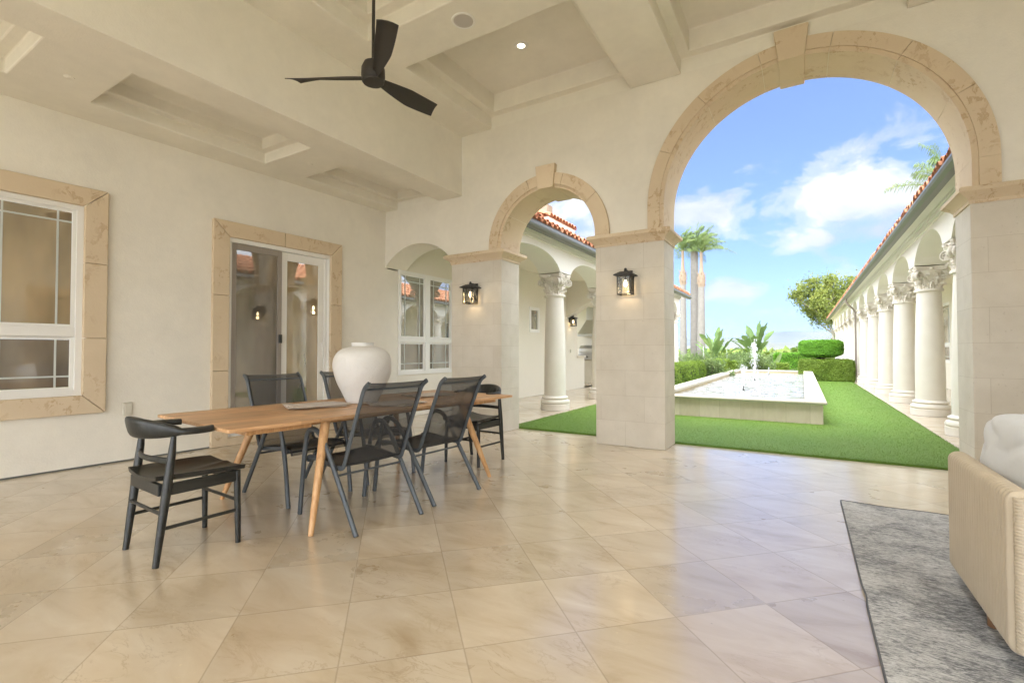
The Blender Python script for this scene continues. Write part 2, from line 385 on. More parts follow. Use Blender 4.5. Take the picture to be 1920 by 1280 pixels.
def glass_pane(name, col, refl=.35):
    m, nt, b = mat(name, col, .6, .2); out = nt.nodes['Material Output']
    g = nn(nt, 'ShaderNodeBsdfGlossy'); g.inputs['Roughness'].default_value = .015; g.inputs['Color'].default_value = (.95, .95, .93, 1)
    p = wpos(nt); c = mixc(nt, ramp(nt, noise(nt, mapping(nt, p, scale=(1, 1, .35)), 2.2, 3, .5), [(.35, (0, 0, 0)), (.65, (1, 1, 1))]), tuple(x*.55 for x in col), tuple(x*1.4 for x in col))
    L(nt, c, b.inputs['Base Color'])
    bp = nn(nt, 'ShaderNodeBump'); bp.inputs['Strength'].default_value = .06; bp.inputs['Distance'].default_value = .01; L(nt, noise(nt, p, 1.6, 1, .5), bp.inputs['Height']); L(nt, bp.outputs[0], g.inputs['Normal'])
    lw = nn(nt, 'ShaderNodeFresnel'); lw.inputs['IOR'].default_value = 1.6
    fac = mth(nt, 'MULTIPLY_ADD', lw.outputs[0], .9, refl, clamp=True)
    mx = nn(nt, 'ShaderNodeMixShader'); L(nt, fac, mx.inputs[0]); L(nt, b.outputs[0], mx.inputs[1]); L(nt, g.outputs[0], mx.inputs[2])
    L(nt, mx.outputs[0], out.inputs['Surface']); return m
M['pane'] = glass_pane('window_glass', (.30, .22, .12), .26)
M['pane_screen'] = glass_pane('screened_glass', (.17, .14, .105), .12)
M['pane_out'] = glass_pane('courtyard_window_glass', (.13, .12, .09), .33)
M['black'], _, _ = mat('black_metal', (.018, .018, .018), .45)
M['fanmat'], nt_, b_ = mat('fan_dark_bronze', (.028, .023, .018), .5)
bump(nt_, b_, noise(nt_, mapping(nt_, coords(nt_), scale=(3, 60, 60)), 2, 3, .5), .15, .002)
M['speaker'], _, _ = mat('speaker_grille', (.50, .46, .42), .7)
def emis(name, col, st):
    m = bpy.data.materials.new(name); m.use_nodes = True; nt = m.node_tree; nt.nodes.remove(nt.nodes['Principled BSDF'])
    e = nn(nt, 'ShaderNodeEmission'); e.inputs['Color'].default_value = (*col, 1); e.inputs['Strength'].default_value = st
    L(nt, e.outputs[0], nt.nodes['Material Output'].inputs['Surface']); return m
M['bulb'] = emis('lamp_bulb', (1, .78, .50), 3)
M['down'] = emis('downlight_lens', (1, .90, .72), 2.2)
def clear_glass():
    m = bpy.data.materials.new('lantern_glass'); m.use_nodes = True; nt = m.node_tree; nt.nodes.remove(nt.nodes['Principled BSDF'])
    t = nn(nt, 'ShaderNodeBsdfTransparent'); t.inputs['Color'].default_value = (.95, .94, .88, 1)
    g = nn(nt, 'ShaderNodeBsdfGlossy'); g.inputs['Roughness'].default_value = .05
    bump(nt, g, noise(nt, coords(nt), 30, 3, .6), .6, .01)
    mx = nn(nt, 'ShaderNodeMixShader'); fr = nn(nt, 'ShaderNodeFresnel'); fr.inputs['IOR'].default_value = 1.45
    L(nt, mth(nt, 'ADD', fr.outputs[0], .04), mx.inputs[0]); L(nt, t.outputs[0], mx.inputs[1]); L(nt, g.outputs[0], mx.inputs[2])
    L(nt, mx.outputs[0], nt.nodes['Material Output'].inputs['Surface']); return m
M['lglass'] = clear_glass()
def wood(name, c0, c1, c2, along=(1, 14, 14), rough=.42, planks=0):
    m, nt, b = mat(name, c1, rough, .45); p = coords(nt)
    v = mapping(nt, p, scale=along); n = noise(nt, v, 2.2, 6, .6, .8); n2 = noise(nt, mapping(nt, p, scale=tuple(a*2.5 for a in along)), 6, 4, .6)
    c = ramp(nt, n, [(.3, c0), (.5, c1), (.72, c2)]); c = mixc(nt, mth(nt, 'MULTIPLY', ramp(nt, n2, [(.5, (0, 0, 0)), (.75, (1, 1, 1))]), .35), c, c0)
    if planks:
        sx = nn(nt, 'ShaderNodeSeparateXYZ'); L(nt, p, sx.inputs[0])
        wn = nn(nt, 'ShaderNodeTexWhiteNoise', noise_dimensions='2D')
        cb = nn(nt, 'ShaderNodeCombineXYZ'); L(nt, mth(nt, 'FLOOR', mth(nt, 'MULTIPLY', sx.outputs[0], 1/planks)), cb.inputs[0])
        L(nt, mth(nt, 'FLOOR', mth(nt, 'MULTIPLY', mth(nt, 'ADD', sx.outputs[1], mth(nt, 'MULTIPLY', mth(nt, 'FLOOR', mth(nt, 'MULTIPLY', sx.outputs[0], 1/planks)), .37)), 1.1)), cb.inputs[1])
        L(nt, cb.outputs[0], wn.inputs['Vector'])
        t = mth(nt, 'MULTIPLY_ADD', wn.outputs['Value'], .38, .80); tc = nn(nt, 'ShaderNodeCombineColor'); [L(nt, t, tc.inputs[k]) for k in range(3)]
        c = mixc(nt, 1.0, c, tc.outputs[0], 'MULTIPLY')
    L(nt, c, b.inputs['Base Color']); bump(nt, b, n, .12, .002); return m
M['teak'] = wood('table_top_wood', (.42, .225, .10), (.57, .335, .17), (.67, .435, .245), along=(14, 1, 14), rough=.38, planks=.105)
M['teakleg'] = wood('table_leg_wood', (.42, .22, .085), (.57, .32, .14), (.66, .42, .21), along=(16, 16, 1.2))
M['darkwood'] = wood('black_stained_oak', (.012, .012, .010), (.022, .023, .020), (.038, .038, .033), along=(14, 1.4, 8), rough=.36)
M['sofaleg'] = wood('sofa_leg_wood', (.12, .06, .03), (.19, .10, .05), (.25, .14, .075), along=(10, 10, 1))
M['chairmetal'], _, _ = mat('charcoal_chair_metal', (.075, .085, .092), .45, metal=.2)
def sling_mat():
    m, nt, b = mat('mesh_sling_fabric', (.035, .037, .04), .55); out = nt.nodes['Material Output']
    uv = coords(nt, 'UV'); n = noise(nt, coords(nt), 5, 3, .5)
    t = nn(nt, 'ShaderNodeBsdfTransparent'); mx = nn(nt, 'ShaderNodeMixShader')
    lw = nn(nt, 'ShaderNodeLayerWeight'); lw.inputs['Blend'].default_value = .35
    L(nt, mth(nt, 'MULTIPLY_ADD', lw.outputs['Facing'], .5, .62, clamp=True), mx.inputs[0]); L(nt, t.outputs[0], mx.inputs[1]); L(nt, b.outputs[0], mx.inputs[2]); L(nt, mx.outputs[0], out.inputs['Surface'])
    wv = nn(nt, 'ShaderNodeTexWave', wave_type='BANDS', bands_direction='X'); wv.inputs['Scale'].default_value = 130; L(nt, coords(nt), wv.inputs['Vector'])
    bump(nt, b, wv.outputs[1], .2, .001); return m
M['sling'] = sling_mat()
def plaster_vase():
    m, nt, b = mat('rough_white_ceramic', (.70, .67, .62), .9, .15); p = coords(nt)
    n = noise(nt, p, 28, 5, .65); c = mixc(nt, noise(nt, p, 5, 4, .5), (.65, .625, .58), (.75, .73, .69)); L(nt, c, b.inputs['Base Color'])
    h = mth(nt, 'ADD', n, ramp(nt, noise(nt, p, 55, 2, .5), [(.6, (0, 0, 0)), (.72, (.6, .6, .6))])); bump(nt, b, h, .55, .006); return m
M['vase'] = plaster_vase()
def cloth(name, c0, c1, sc=120, sheen=.2):
    m, nt, b = mat(name, c0, .9, .15, sheen=sheen); p = coords(nt)
    L(nt, mixc(nt, noise(nt, p, 9, 4, .6), c0, c1), b.inputs['Base Color']); bump(nt, b, noise(nt, p, sc, 2, .5), .3, .002); return m
M['cushion'] = cloth('cushion_fabric', (.66, .675, .68), (.75, .765, .77))
M['mat_cloth'] = cloth('placemat_cloth', (.36, .29, .22), (.50, .42, .33), 60)
M['rope'] = cloth('rope_cord', (.50, .42, .305), (.60, .515, .395), 300)
M['plastic'], _, _ = mat('cover_plate_plastic', (.62, .58, .48), .5)
def grass_mat():
    m, nt, b = mat('artificial_turf', (.16, .3, .05), .65, .3); p = wpos(nt)
    c = mixc(nt, noise(nt, p, 1.2, 3, .5), (.085, .175, .018), (.11, .205, .026))
    c = mixc(nt, mth(nt, 'MULTIPLY', noise(nt, p, 90, 2, .6), .6), c, (.16, .28, .04)); L(nt, c, b.inputs['Base Color'])
    c = mixc(nt, mth(nt, 'MULTIPLY', ramp(nt, noise(nt, mapping(nt, p, scale=(1, .45, 1)), 1.7, 5, .65), [(.35, (0, 0, 0)), (.65, (1, 1, 1))]), .38), c, (.16, .235, .045)); L(nt, c, b.inputs['Base Color'])
    bump(nt, b, noise(nt, p, 120, 2, .7), .5, .01); return m
M['turf'] = grass_mat()
def leafmat(name, c0, c1, c2, sc=3.0, trans=.35):
    m, nt, b = mat(name, c1, .55, .3); out = nt.nodes['Material Output']; p = wpos(nt)
    c = ramp(nt, noise(nt, p, sc, 3, .6), [(.3, c0), (.5, c1), (.7, c2)])
    c = mixc(nt, mth(nt, 'MULTIPLY', noise(nt, p, 40, 1, .5), .5), c, c2)
    L(nt, c, b.inputs['Base Color']); t = nn(nt, 'ShaderNodeBsdfTranslucent'); L(nt, c, t.inputs['Color'])
    mx = nn(nt, 'ShaderNodeMixShader'); mx.inputs[0].default_value = trans; L(nt, b.outputs[0], mx.inputs[1]); L(nt, t.outputs[0], mx.inputs[2]); L(nt, mx.outputs[0], out.inputs['Surface'])
    return m
M['box'] = leafmat('boxwood_leaf', (.11, .18, .02), (.19, .29, .04), (.29, .40, .07))
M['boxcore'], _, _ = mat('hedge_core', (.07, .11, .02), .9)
M['topi'] = leafmat('topiary_leaf', (.07, .20, .015), (.13, .32, .025), (.22, .45, .05))
M['syc'] = leafmat('sycamore_leaf', (.09, .13, .022), (.165, .215, .04), (.29, .31, .07), 1.2)
M['bop'] = leafmat('paradise_leaf', (.06, .12, .03), (.11, .19, .055), (.19, .27, .09), 2, .25)
M['frond'] = leafmat('palm_frond', (.07, .12, .035), (.13, .20, .06), (.24, .30, .11), 1.5, .25)
M['shrub'] = leafmat('shrub_leaf', (.08, .14, .04), (.15, .23, .08), (.26, .33, .13), 2)
M['bark'] = cast_stone('palm_bark', (.15, .14, .125), (.27, .255, .23), .8)
M['bark2'] = cast_stone('tree_bark', (.28, .24, .19), (.5, .46, .38), .8)
M['brownbark'] = cast_stone('palm_boot', (.20, .145, .10), (.32, .25, .18), .9)
def tile_mat():
    m, nt, b = mat('clay_roof_tile', (.4, .16, .08), .8, .2); p = wpos(nt)
    n = noise(nt, p, 4.2, 3, .6); n2 = noise(nt, p, 19, 4, .6)
    c = ramp(nt, n, [(.3, (.30, .10, .05)), (.45, (.47, .19, .095)), (.6, (.55, .28, .16)), (.75, (.62, .40, .27))])
    c = mixc(nt, mth(nt, 'MULTIPLY', n2, .5), c, (.35, .18, .11)); L(nt, c, b.inputs['Base Color']); bump(nt, b, n2, .4, .006); return m
M['tile'] = tile_mat()
M['gutter'], _, _ = mat('gutter_metal', (.15, .155, .14), .4, metal=.3)
M['pipe'], _, _ = mat('downspout_metal', (.30, .25, .21), .5)
def water_mat():
    m, nt, b = mat('fountain_water', (.50, .53, .47), .06, .6); p = wpos(nt)
    h = mth(nt, 'ADD', noise(nt, mapping(nt, p, scale=(1, 1.0, 1)), 7, 5, .6, .8), mth(nt, 'MULTIPLY', noise(nt, p, 22, 3, .6), .3))
    c = ramp(nt, noise(nt, p, 5, 5, .7, 1.0), [(.36, (.15, .135, .085)), (.48, (.31, .31, .28)), (.60, (.55, .55, .53))])
    L(nt, c, b.inputs['Base Color']); bump(nt, b, h, .9, .06); return m
M['water'] = water_mat()
def foam_mat():
    m, nt, b = mat('water_spray', (.93, .95, .97), .25, .5); out = nt.nodes['Material Output']
    t = nn(nt, 'ShaderNodeBsdfTranslucent'); t.inputs['Color'].default_value = (.95, .97, 1, 1)
    mx = nn(nt, 'ShaderNodeMixShader'); mx.inputs[0].default_value = .5; L(nt, b.outputs[0], mx.inputs[1]); L(nt, t.outputs[0], mx.inputs[2])
    tr = nn(nt, 'ShaderNodeBsdfTransparent'); m2 = nn(nt, 'ShaderNodeMixShader'); m2.inputs[0].default_value = .5; L(nt, mx.outputs[0], m2.inputs[1]); L(nt, tr.outputs[0], m2.inputs[2]); L(nt, m2.outputs[0], out.inputs['Surface']); return m
M['foam'] = foam_mat()
def basin_mat():
    m, nt, b = mat('fountain_block', (.55, .49, .38), .75, .3); uv = coords(nt, 'UV'); p = wpos(nt)
    br = nn(nt, 'ShaderNodeTexBrick', offset=0); L(nt, uv, br.inputs['Vector']); br.inputs['Scale'].default_value = 1
    br.inputs['Mortar Size'].default_value = .003; br.inputs['Brick Width'].default_value = .34; br.inputs['Row Height'].default_value = 2.0
    br.inputs['Color1'].default_value = (.50, .44, .33, 1); br.inputs['Color2'].default_value = (.62, .56, .46, 1); br.inputs['Mortar'].default_value = (.33, .28, .2, 1)
    L(nt, mapping(nt, uv, loc=(.12, .5, 0)), br.inputs['Vector'])
    c = mixc(nt, .3, br.outputs['Color'], ramp(nt, noise(nt, mapping(nt, p, scale=(3, 3, 1)), 4, 5, .6), [(.3, (.45, .39, .29)), (.7, (.66, .60, .50))])); L(nt, c, b.inputs['Base Color'])
    bump(nt, b, mth(nt, 'SUBTRACT', noise(nt, p, 50, 3, .6), br.outputs['Fac']), .3, .003); return m
M['basin'] = basin_mat()
M['liner'] = cast_stone('basin_tile', (.42, .34, .2), (.60, .52, .36))
def rug_mat():
    m, nt, b = mat('distressed_rug', (.3, .3, .3), .95, .1, sheen=.2); p = coords(nt)
    v = mapping(nt, p, scale=(7, 22, 1), rot=(0, 0, R(14))); a = noise(nt, v, 2.2, 9, .78, 1.2)
    v2 = mapping(nt, p, scale=(24, 60, 1), rot=(0, 0, R(14))); a2 = noise(nt, v2, 2.2, 4, .75)
    big = noise(nt, p, 2.6, 5, .65, .8)
    k = mth(nt, 'ADD', mth(nt, 'MULTIPLY', a, .6), mth(nt, 'ADD', mth(nt, 'MULTIPLY', a2, .35), mth(nt, 'MULTIPLY', big, .34)))
    c = ramp(nt, k, [(.49, (.06, .065, .07)), (.585, (.17, .175, .18)), (.635, (.34, .34, .335)), (.73, (.58, .58, .57))])
    warm = ramp(nt, noise(nt, p, 2.7, 3, .6), [(.55, (0, 0, 0)), (.7, (1, 1, 1))]); c = mixc(nt, mth(nt, 'MULTIPLY', warm, .15), c, (.42, .34, .25)); L(nt, c, b.inputs['Base Color'])
    bump(nt, b, mth(nt, 'ADD', a2, mth(nt, 'MULTIPLY', noise(nt, p, 150, 2, .5), .5)), .5, .004); return m
M['rug'] = rug_mat()
M['rugedge'] = cloth('rug_binding', (.05, .052, .058), (.11, .11, .12), 90)
def ground(name, c0, c1, c2, sc, rough=.95):
    m, nt, b = mat(name, c1, rough, .1); p = wpos(nt); n = noise(nt, p, sc, 7, .6)
    L(nt, ramp(nt, n, [(.3, c0), (.5, c1), (.7, c2)]), b.inputs['Base Color']); return m
M['earth'] = ground('dry_field', (.20, .21, .10), (.27, .28, .13), (.34, .34, .18), .02)
M['vine'] = ground('vineyard_green', (.10, .17, .03), (.20, .28, .07), (.32, .36, .13), .6)
M['hill'] = ground('dry_hill', (.12, .12, .08), (.17, .16, .10), (.22, .20, .13), .004)
M['path'] = ground('garden_path', (.45, .40, .33), (.52, .47, .40), (.58, .53, .46), 3)
M['steel'], _, _ = mat('stainless_steel', (.55, .54, .52), .3, metal=.9)
M['granite'] = cast_stone('counter_stone', (.62, .55, .45), (.72, .66, .56))
M['cab'] = stucco('kitchen_plaster', (.60, .55, .44))
M['dark'], _, _ = mat('dark_plastic', (.03, .03, .03), .4)

# ================================================================== THE SETTING
YW, YB = 5.91, 6.42           # arcade wall, patio face and courtyard face
XW = -6.155                   # house wing wall
def struct(name, mb, m, **kw):
    o = mb.build(name, m, **kw); o['kind'] = 'structure'; return o
mb = MB(); mb.quad((-9, -14, 0), (8, -14, 0), (8, YB+.02, 0), (-9, YB+.02, 0)); struct('patio_floor', mb, M['floor'])
mb = MB(); mb.quad((-9, YB+.02, -.004), (-3.95, YB+.02, -.004), (-3.95, 42, -.004), (-9, 42, -.004))
mb.quad((1.55, YB+.02, -.004), (4.2, YB+.02, -.004), (4.2, 42, -.004), (1.55, 42, -.004)); struct('corridor_floor', mb, M['walk'])
mb = MB(); mb.quad((-4.0, 23.0, -.006), (1.7, 23.0, -.006), (1.7, 26, -.006), (-4.0, 26, -.006)); struct('path', mb, M['path'])
mb = MB(); n = 60
P_ = []
for i in range(n+1):
    row = []
    for j in range(n+1):
        # ground falls gently away beyond the garden
        x = -4300+8600*j/n; y = -30+3800*(i/n)**2.2
        z = -.03 - (2.2*min(1, max(0, (y-45)/120)) if y > 45 else 0)
        row.append((x, y, z))
    P_.append(row)
mb.grid(P_); g_ = struct('ground', mb, M['earth'], merge=False)
# distant hills
def hills(name, y0, h, seed, xw, wid=900, bias=0):
    r_ = np.random.default_rng(seed); n = 180; ph = r_.uniform(0, 6.28, 8); P_ = []
    for j in range(9):
        t = j/8; row = []
        for i in range(n+1):
            x = -xw+2*xw*i/n; s_ = sum(math.sin(x/xw*PI*(k+1)*1.3+ph[k])/(k+1.0) for k in range(8))
            s2 = sum(math.sin(x/xw*PI*(k*5+7)*1.3+ph[k]+t*2)/(k+3.0) for k in range(8))
            z = -3 + max(0, (h*(.62+.30*s_+bias*x/xw)+h*.10*s2))*math.sin(t*PI/2)**.8
            row.append((x, y0+wid*t, z))
        P_.append(row)
    mb = MB(); mb.grid(P_); return struct(name, mb, M['hill'], merge=False)
hills('hills', 3300, 150, 3, 4200, 400); hills('hills', 2300, 46, 8, 3300, 300)

# ---------------------------------------------------------------- ceiling
def ceiling():
    mb = MB()
    def soff(x0, x1, y0, y1, z, cells, step, ledge, top):
        xs = sorted({x0, x1, *[c[0] for c in cells], *[c[1] for c in cells]}); ys = sorted({y0, y1, *[c[2] for c in cells], *[c[3] for c in cells]})
        for a, b in zip(xs[:-1], xs[1:]):
            for c, d in zip(ys[:-1], ys[1:]):
                if any(q[0] < (a+b)/2 < q[1] and q[2] < (c+d)/2 < q[3] for q in cells): continue
                mb.quad((a, c, z), (b, c, z), (b, d, z), (a, d, z))
        for a, b, c, d in cells:
            z1, z2 = z+step, z+top; l = ledge
            o = [(a, c), (b, c), (b, d), (a, d)]; i_ = [(a+l, c+l), (b-l, c+l), (b-l, d-l), (a+l, d-l)]
            for k in range(4):
                p, q = o[k], o[(k+1) % 4]; r_, t_ = i_[k], i_[(k+1) % 4]
                mb.quad((*p, z), (*q, z), (*q, z1), (*p, z1)); mb.quad((*p, z1), (*q, z1), (*t_, z1), (*r_, z1)); mb.quad((*r_, z1), (*t_, z1), (*t_, z2), (*r_, z2))
            mb.quad((*i_[0], z2), (*i_[1], z2), (*i_[2], z2), (*i_[3], z2))
    Y_ = [(4.10, 5.905), (1.77, 3.53), (-.57, 1.20), (-2.95, -1.15)]
    X_ = [(-3.95, -1.83), (-1.22, .90), (1.50, 3.55)]
    soff(-4.5, 4.2, -4.5, 5.905, 4.52, [(a, b, c, d) for a, b in X_ for c, d in Y_], .175, .12, .43)
    Yl = [(4.15, 5.905), (1.80, 3.56), (-.57, 1.22), (-2.95, -1.15)]
    soff(-6.7, -4.5, -4.5, 5.905, 3.6, [(-5.87, -4.95, c, d) for c, d in Yl], .13, .10, .26)
    mb.quad((-4.5, -4.5, 3.6), (-4.5, 5.905, 3.6), (-4.5, 5.905, 4.52), (-4.5, -4.5, 4.52))
    o = mb.build('ceiling', M['ceil'], bevel=.012, flip_fix=False); o['kind'] = 'structure'; return o
ceiling()
mb = MB(); mb.box(-9, 4.6, -4.9, 6.6, 5.25, 5.5); 
rf = mb.build('patio_roof', M['white']); tag(rf, 'flat roof slab above the coffered patio ceiling', 'roof')

# ---------------------------------------------------------------- left house wall with window and sliding door
house = thing('house_wall', 'tan stucco house wall with cream stone framed window and sliding door', 'wall', (-6.45, 0, 0), -math.atan(.05))
k_ = 1/math.cos(math.atan(.05))
def S_(y): return y*k_
def casing(mb, s0, s1, z0, z1, w, bottom=True, t=.055, joints=True):
    """mitred stone casing, facing +x; outer rectangle s0..s1, z0..z1"""
    g = .0025; o = [(s0, z0), (s1, z0), (s1, z1), (s0, z1)]
    zi0 = z0+w if bottom else z0
    i_ = [(s0+w, zi0), (s1-w, zi0), (s1-w, z1-w), (s0+w, z1-w)]
    def bar(p, q, r_, t_, axis, n):
        ax = 0 if axis == 's' else 1
        cuts = [p[ax]+(q[ax]-p[ax])*k/n for k in range(n+1)]
        for k in range(n):
            a0, b0 = cuts[k], cuts[k+1]; e = g
            A0 = p if k == 0 else None; B0 = q if k == n-1 else None
            def pt(base, v, e_):
                out = list(base); out[ax] = v+e_; return tuple(out)
            pa = pt(p, a0, e if k else e*1.5); ra = pt(r_, (r_[ax] if k == 0 else a0), e if k else e*1.5)
            pb = pt(q, b0, -e if k < n-1 else -e*1.5); rb = pt(t_, (t_[ax] if k == n-1 else b0), -e if k < n-1 else -e*1.5)
            mb.prism([pa, pb, rb, ra], 0.0, t, 'x')
    bar(o[3], o[2], i_[3], i_[2], 's', 2); bar(o[1], o[2], i_[1], i_[2], 'z', 3); bar(o[0], o[3], i_[0], i_[3], 'z', 3)
    if bottom: bar(o[0], o[1], i_[0], i_[1], 's', 2)
wy0, wy1 = .16, 2.10
D0, D1 = 3.135, 5.0
mb = MB(); mb.holes(S_(-4.6), S_(YW+.05), 0, 3.75, [(S_(wy0+.15), S_(wy1-.15), .705, 2.735), (S_(D0+.16), S_(D1-.16), .0, 2.69)], 0, -.3)
mb.build('wall', M['stucco'], house, flip_fix=False)
mb = MB(); mb.box(-.02, .006, S_(-4.6), S_(D0), 0, .016); mb.build('base_joint', M['gutter'], house)
def sash_window(parent, s0, s1, z0, z1, units, rail0, rail1, x=0.0, pane='pane', low='pane_screen', fr=.055, grid='pane', out=1):
    """white two-over-one window facing +x (out=1) or -x"""
    w = bpy.data.objects.new('window', None); COL.objects.link(w); w.parent = parent
    f = MB(); e = out
    d0, d1 = x-.06*e, x+.012*e
    f.box(d0, d1, s0, s1, z0, z0+.06); f.box(d0, d1, s0, s1, z1-.05, z1); f.box(d0, d1, s0, s0+fr, z0+.06, z1-.05); f.box(d0, d1, s1-fr, s1, z0+.06, z1-.05)
    f.box(x-.045*e, x+.006*e, s0+fr, s1-fr, rail0, rail1)
    mul = []
    W_ = (s1-s0-2*fr-(units-1)*.12)/units
    for k in range(units):
        a = s0+fr+k*(W_+.12); b = a+W_; mul.append((a, b))
        if k < units-1: f.box(d0, d1, b, b+.12, z0+.06, z1-.05)
        # sash rims
        for (c, d, xx) in ((rail1, z1-.05, -.022), (z0+.06, rail0, -.034)):
            t = .03; X0, X1 = x+(xx-.012)*e, x+(xx+.012)*e
            f.box(X0, X1, a, a+t, c, d); f.box(X0, X1, b-t, b, c, d); f.box(X0, X1, a+t, b-t, c, c+t); f.box(X0, X1, a+t, b-t, d-t, d)
    f.build('frame', M['winwhite'], w, bevel=.003)
    for a, b in mul:
        for (c, d, xx, mm, lowp) in ((rail1+.03, z1-.08, -.028, pane, False), (z0+.09, rail0-.03, -.040, low, True)):
            p = MB(); p.box(x+(xx-.006)*e, x+xx*e, a+.031, b-.031, c+.001, d-.001); po = p.build('pane', M[mm], w)
            q = MB(); X0, X1 = x+(xx+.001)*e, x+(xx+.006)*e
            for s_ in (a+.03+.10*(b-a)/.62, b-.03-.10*(b-a)/.62): q.box(X0, X1, s_-.008, s_+.008, c, d)
            zz = c+.11 if lowp else d-.10
            q.box(X0, X1+.001*e, a+.03, b-.03, zz-.008, zz+.008)
            q.build('glazing_bar', M['munt'], po)
    return w
win = bpy.data.objects.new('window', None)
w1 = sash_window(house, S_(wy0+.19), S_(wy1-.188), .743, 2.697, 2, 1.345, 1.44, x=-.01)
mb = MB(); casing(mb, S_(wy0), S_(wy1), .555, 2.885, .19); mb.build('casing', M['trim'], w1, bevel=.006)
door = bpy.data.objects.new('sliding_door', None); COL.objects.link(door); door.parent = house
mb = MB(); casing(mb, S_(D0), S_(D1), 0.0, 2.855, .195, bottom=False); mb.box(-.2, .05, S_(D0+.197), S_(D1-.197), .0, .10); mb.build('casing', M['trim'], door, bevel=.006)
mb = MB(); a, b = S_(3.325), S_(4.83)
mb.box(-.14, .012, a, a+.035, .1, 2.662); mb.box(-.14, -.01, a+.035, a+.06, .1, 2.604); mb.box(-.14, .012, b-.035, b+.004, .1, 2.662); mb.box(-.14, -.03, b-.08, b-.035, .1, 2.604)
mb.box(-.14, .012, a+.035, b-.035, 2.605, 2.662); mb.box(-.14, -.004, a+.06, b-.08, .1, .135)
mb.build('frame', M['winwhite'], door, bevel=.003)
def leaf(s0, s1, z0, z1, x, t, m, pane, name):
    f = MB(); f.box(x-.03, x, s0, s0+t, z0, z1); f.box(x-.03, x, s1-t, s1, z0, z1); f.box(x-.03, x, s0+t, s1-t, z1-t*1.3, z1); f.box(x-.03, x, s0+t, s1-t, z0, z0+t*1.4)
    o = f.build(name, M[m], door, bevel=.003); p = MB(); p.box(x-.02, x-.014, s0+t+.001, s1-t-.001, z0+t*1.4, z1-t*1.3); p.build('pane', M[pane], o); return o
lf = leaf(S_(3.385), S_(4.06), .14, 2.60, -.012, .06, 'taupe', 'pane_screen', 'screen_panel')
h = MB(); h.box(-.012, .018, S_(4.015), S_(4.055), 1.31, 1.43); h.build('latch', M['dark'], lf, bevel=.004)
rp = leaf(S_(4.075), S_(4.745), .14, 2.60, -.05, .085, 'winwhite', 'pane', 'glass_panel')
h = MB(); h.tube([(-.045, S_(4.71), 1.12), (-.02, S_(4.71), 1.14), (-.012, S_(4.71), 1.22), (-.02, S_(4.71), 1.30), (-.045, S_(4.71), 1.32)], .009, 8); h.build('handle', M['winwhite'], rp)

rear = thing('added_rear_wall', 'unseen stucco wall added behind the photographer, its openings sized for the light', 'wall')
mb = MB(); mb.holes(-9, 4.6, 0, 5.25, [(-6.1, -3.2, 0, 3.3), (-2.5, 1.0, 0, 3.3), (1.7, 3.9, 0, 3.3)], -4.5, -4.9, 'y'); mb.build('wall', M['stucco'], rear, flip_fix=False)  # added wall out of view; its openings set how much light enters
# opposite patio wall, out of frame but reflected in the glass
opp = thing('side_wall', 'stucco wall with stone framed window closing the right side of the patio', 'wall')
mb = MB(); mb.holes(-1.5, YW+.05, 0, 4.6, [(.2, 1.9, .75, 2.7), (3.1, 4.7, 0, 2.65)], 4.2, 4.45); mb.build('wall', M['stucco'], opp, flip_fix=False)
mb = MB()
for a, b, c, d in ((.0, 2.1, .55, .75), (.0, 2.1, 2.7, 2.9), (2.9, 4.9, 2.65, 2.85)): mb.box(4.14, 4.2, a, b, c, d)
for a, b, c, d in ((.0, .2, .75, 2.7), (1.9, 2.1, .75, 2.7), (2.9, 3.1, 0, 2.65), (4.7, 4.9, 0, 2.65)): mb.box(4.14, 4.2, a, b, c, d)
mb.build('casing', M['trim'], opp, bevel=.006)
mb = MB(); mb.box(4.3, 4.32, .2, 1.9, .75, 2.7); mb.box(4.3, 4.32, 3.1, 4.7, 0, 2.65); mb.build('pane', M['pane'], opp)

# ---------------------------------------------------------------- arcade wall
arcade = thing('arcade_wall', 'tall stucco wall pierced by three arches between patio and courtyard', 'wall')
AR = dict(big=(-.045, 2.95, 1.385), small=(-3.042, 2.73, .735), rsmall=(2.97, 2.73, .735))
def arch_pts(cx, zc, r, z0=2.68, n=40):
    return [(cx-r, z0)] + [(cx-r*math.cos(PI*i/n), zc+r*math.sin(PI*i/n)) for i in range(n+1)] + [(cx+r, z0)]
prof = [(XW, 2.62)]
x0, x1, zs, za = XW, -4.70, 2.64, 2.975; rr = ((x1-x0)**2/4+(za-zs)**2)/(2*(za-zs)); cx_ = (x0+x1)/2
for i in range(25):
    x = x0+(x1-x0)*i/24; prof.append((x, za-rr+math.sqrt(rr*rr-(x-cx_)**2)))
prof += [(-4.70, 2.60), (-3.777, 2.60)] + arch_pts(*AR['small']) + [(-2.307, 2.60), (-1.43, 2.60)] + arch_pts(*AR['big']) + [(1.34, 2.60), (2.235, 2.60)] + arch_pts(*AR['rsmall']) + [(3.705, 2.60), (4.6, 2.6)]
mb = MB(); mb.wall(prof, 5.25, YW, YB); mb.build('wall', M['stucco'], arcade, flip_fix=False)
mb = MB(); mb.box(-8.9, XW, YW+.02, 6.205, 0, 5.25); mb.box(3.72, 4.6, YW+.002, YB-.002, 0, 2.6); mb.build('end_wall', M['stucco'], arcade)
CAPP = [(.0, 2.545), (.012, 2.545), (.012, 2.575), (.022, 2.585), (.03, 2.60), (.075, 2.632), (.092, 2.645), (.092, 2.675), (.082, 2.69), (.0, 2.69)]
for (a, b) in ((-4.70, -3.774), (-2.31, -1.427), (1.325, 2.238)):
    mb = MB(); mb.box(a, b, YW, YB, 0, 2.56); p = mb.build('pillar', M['block'], arcade, bevel=.007)
    mb = MB(); mb.sweep_rect(a, b, YW, YB, CAPP); mb.build('capital', M['trim'], p, angle=40)
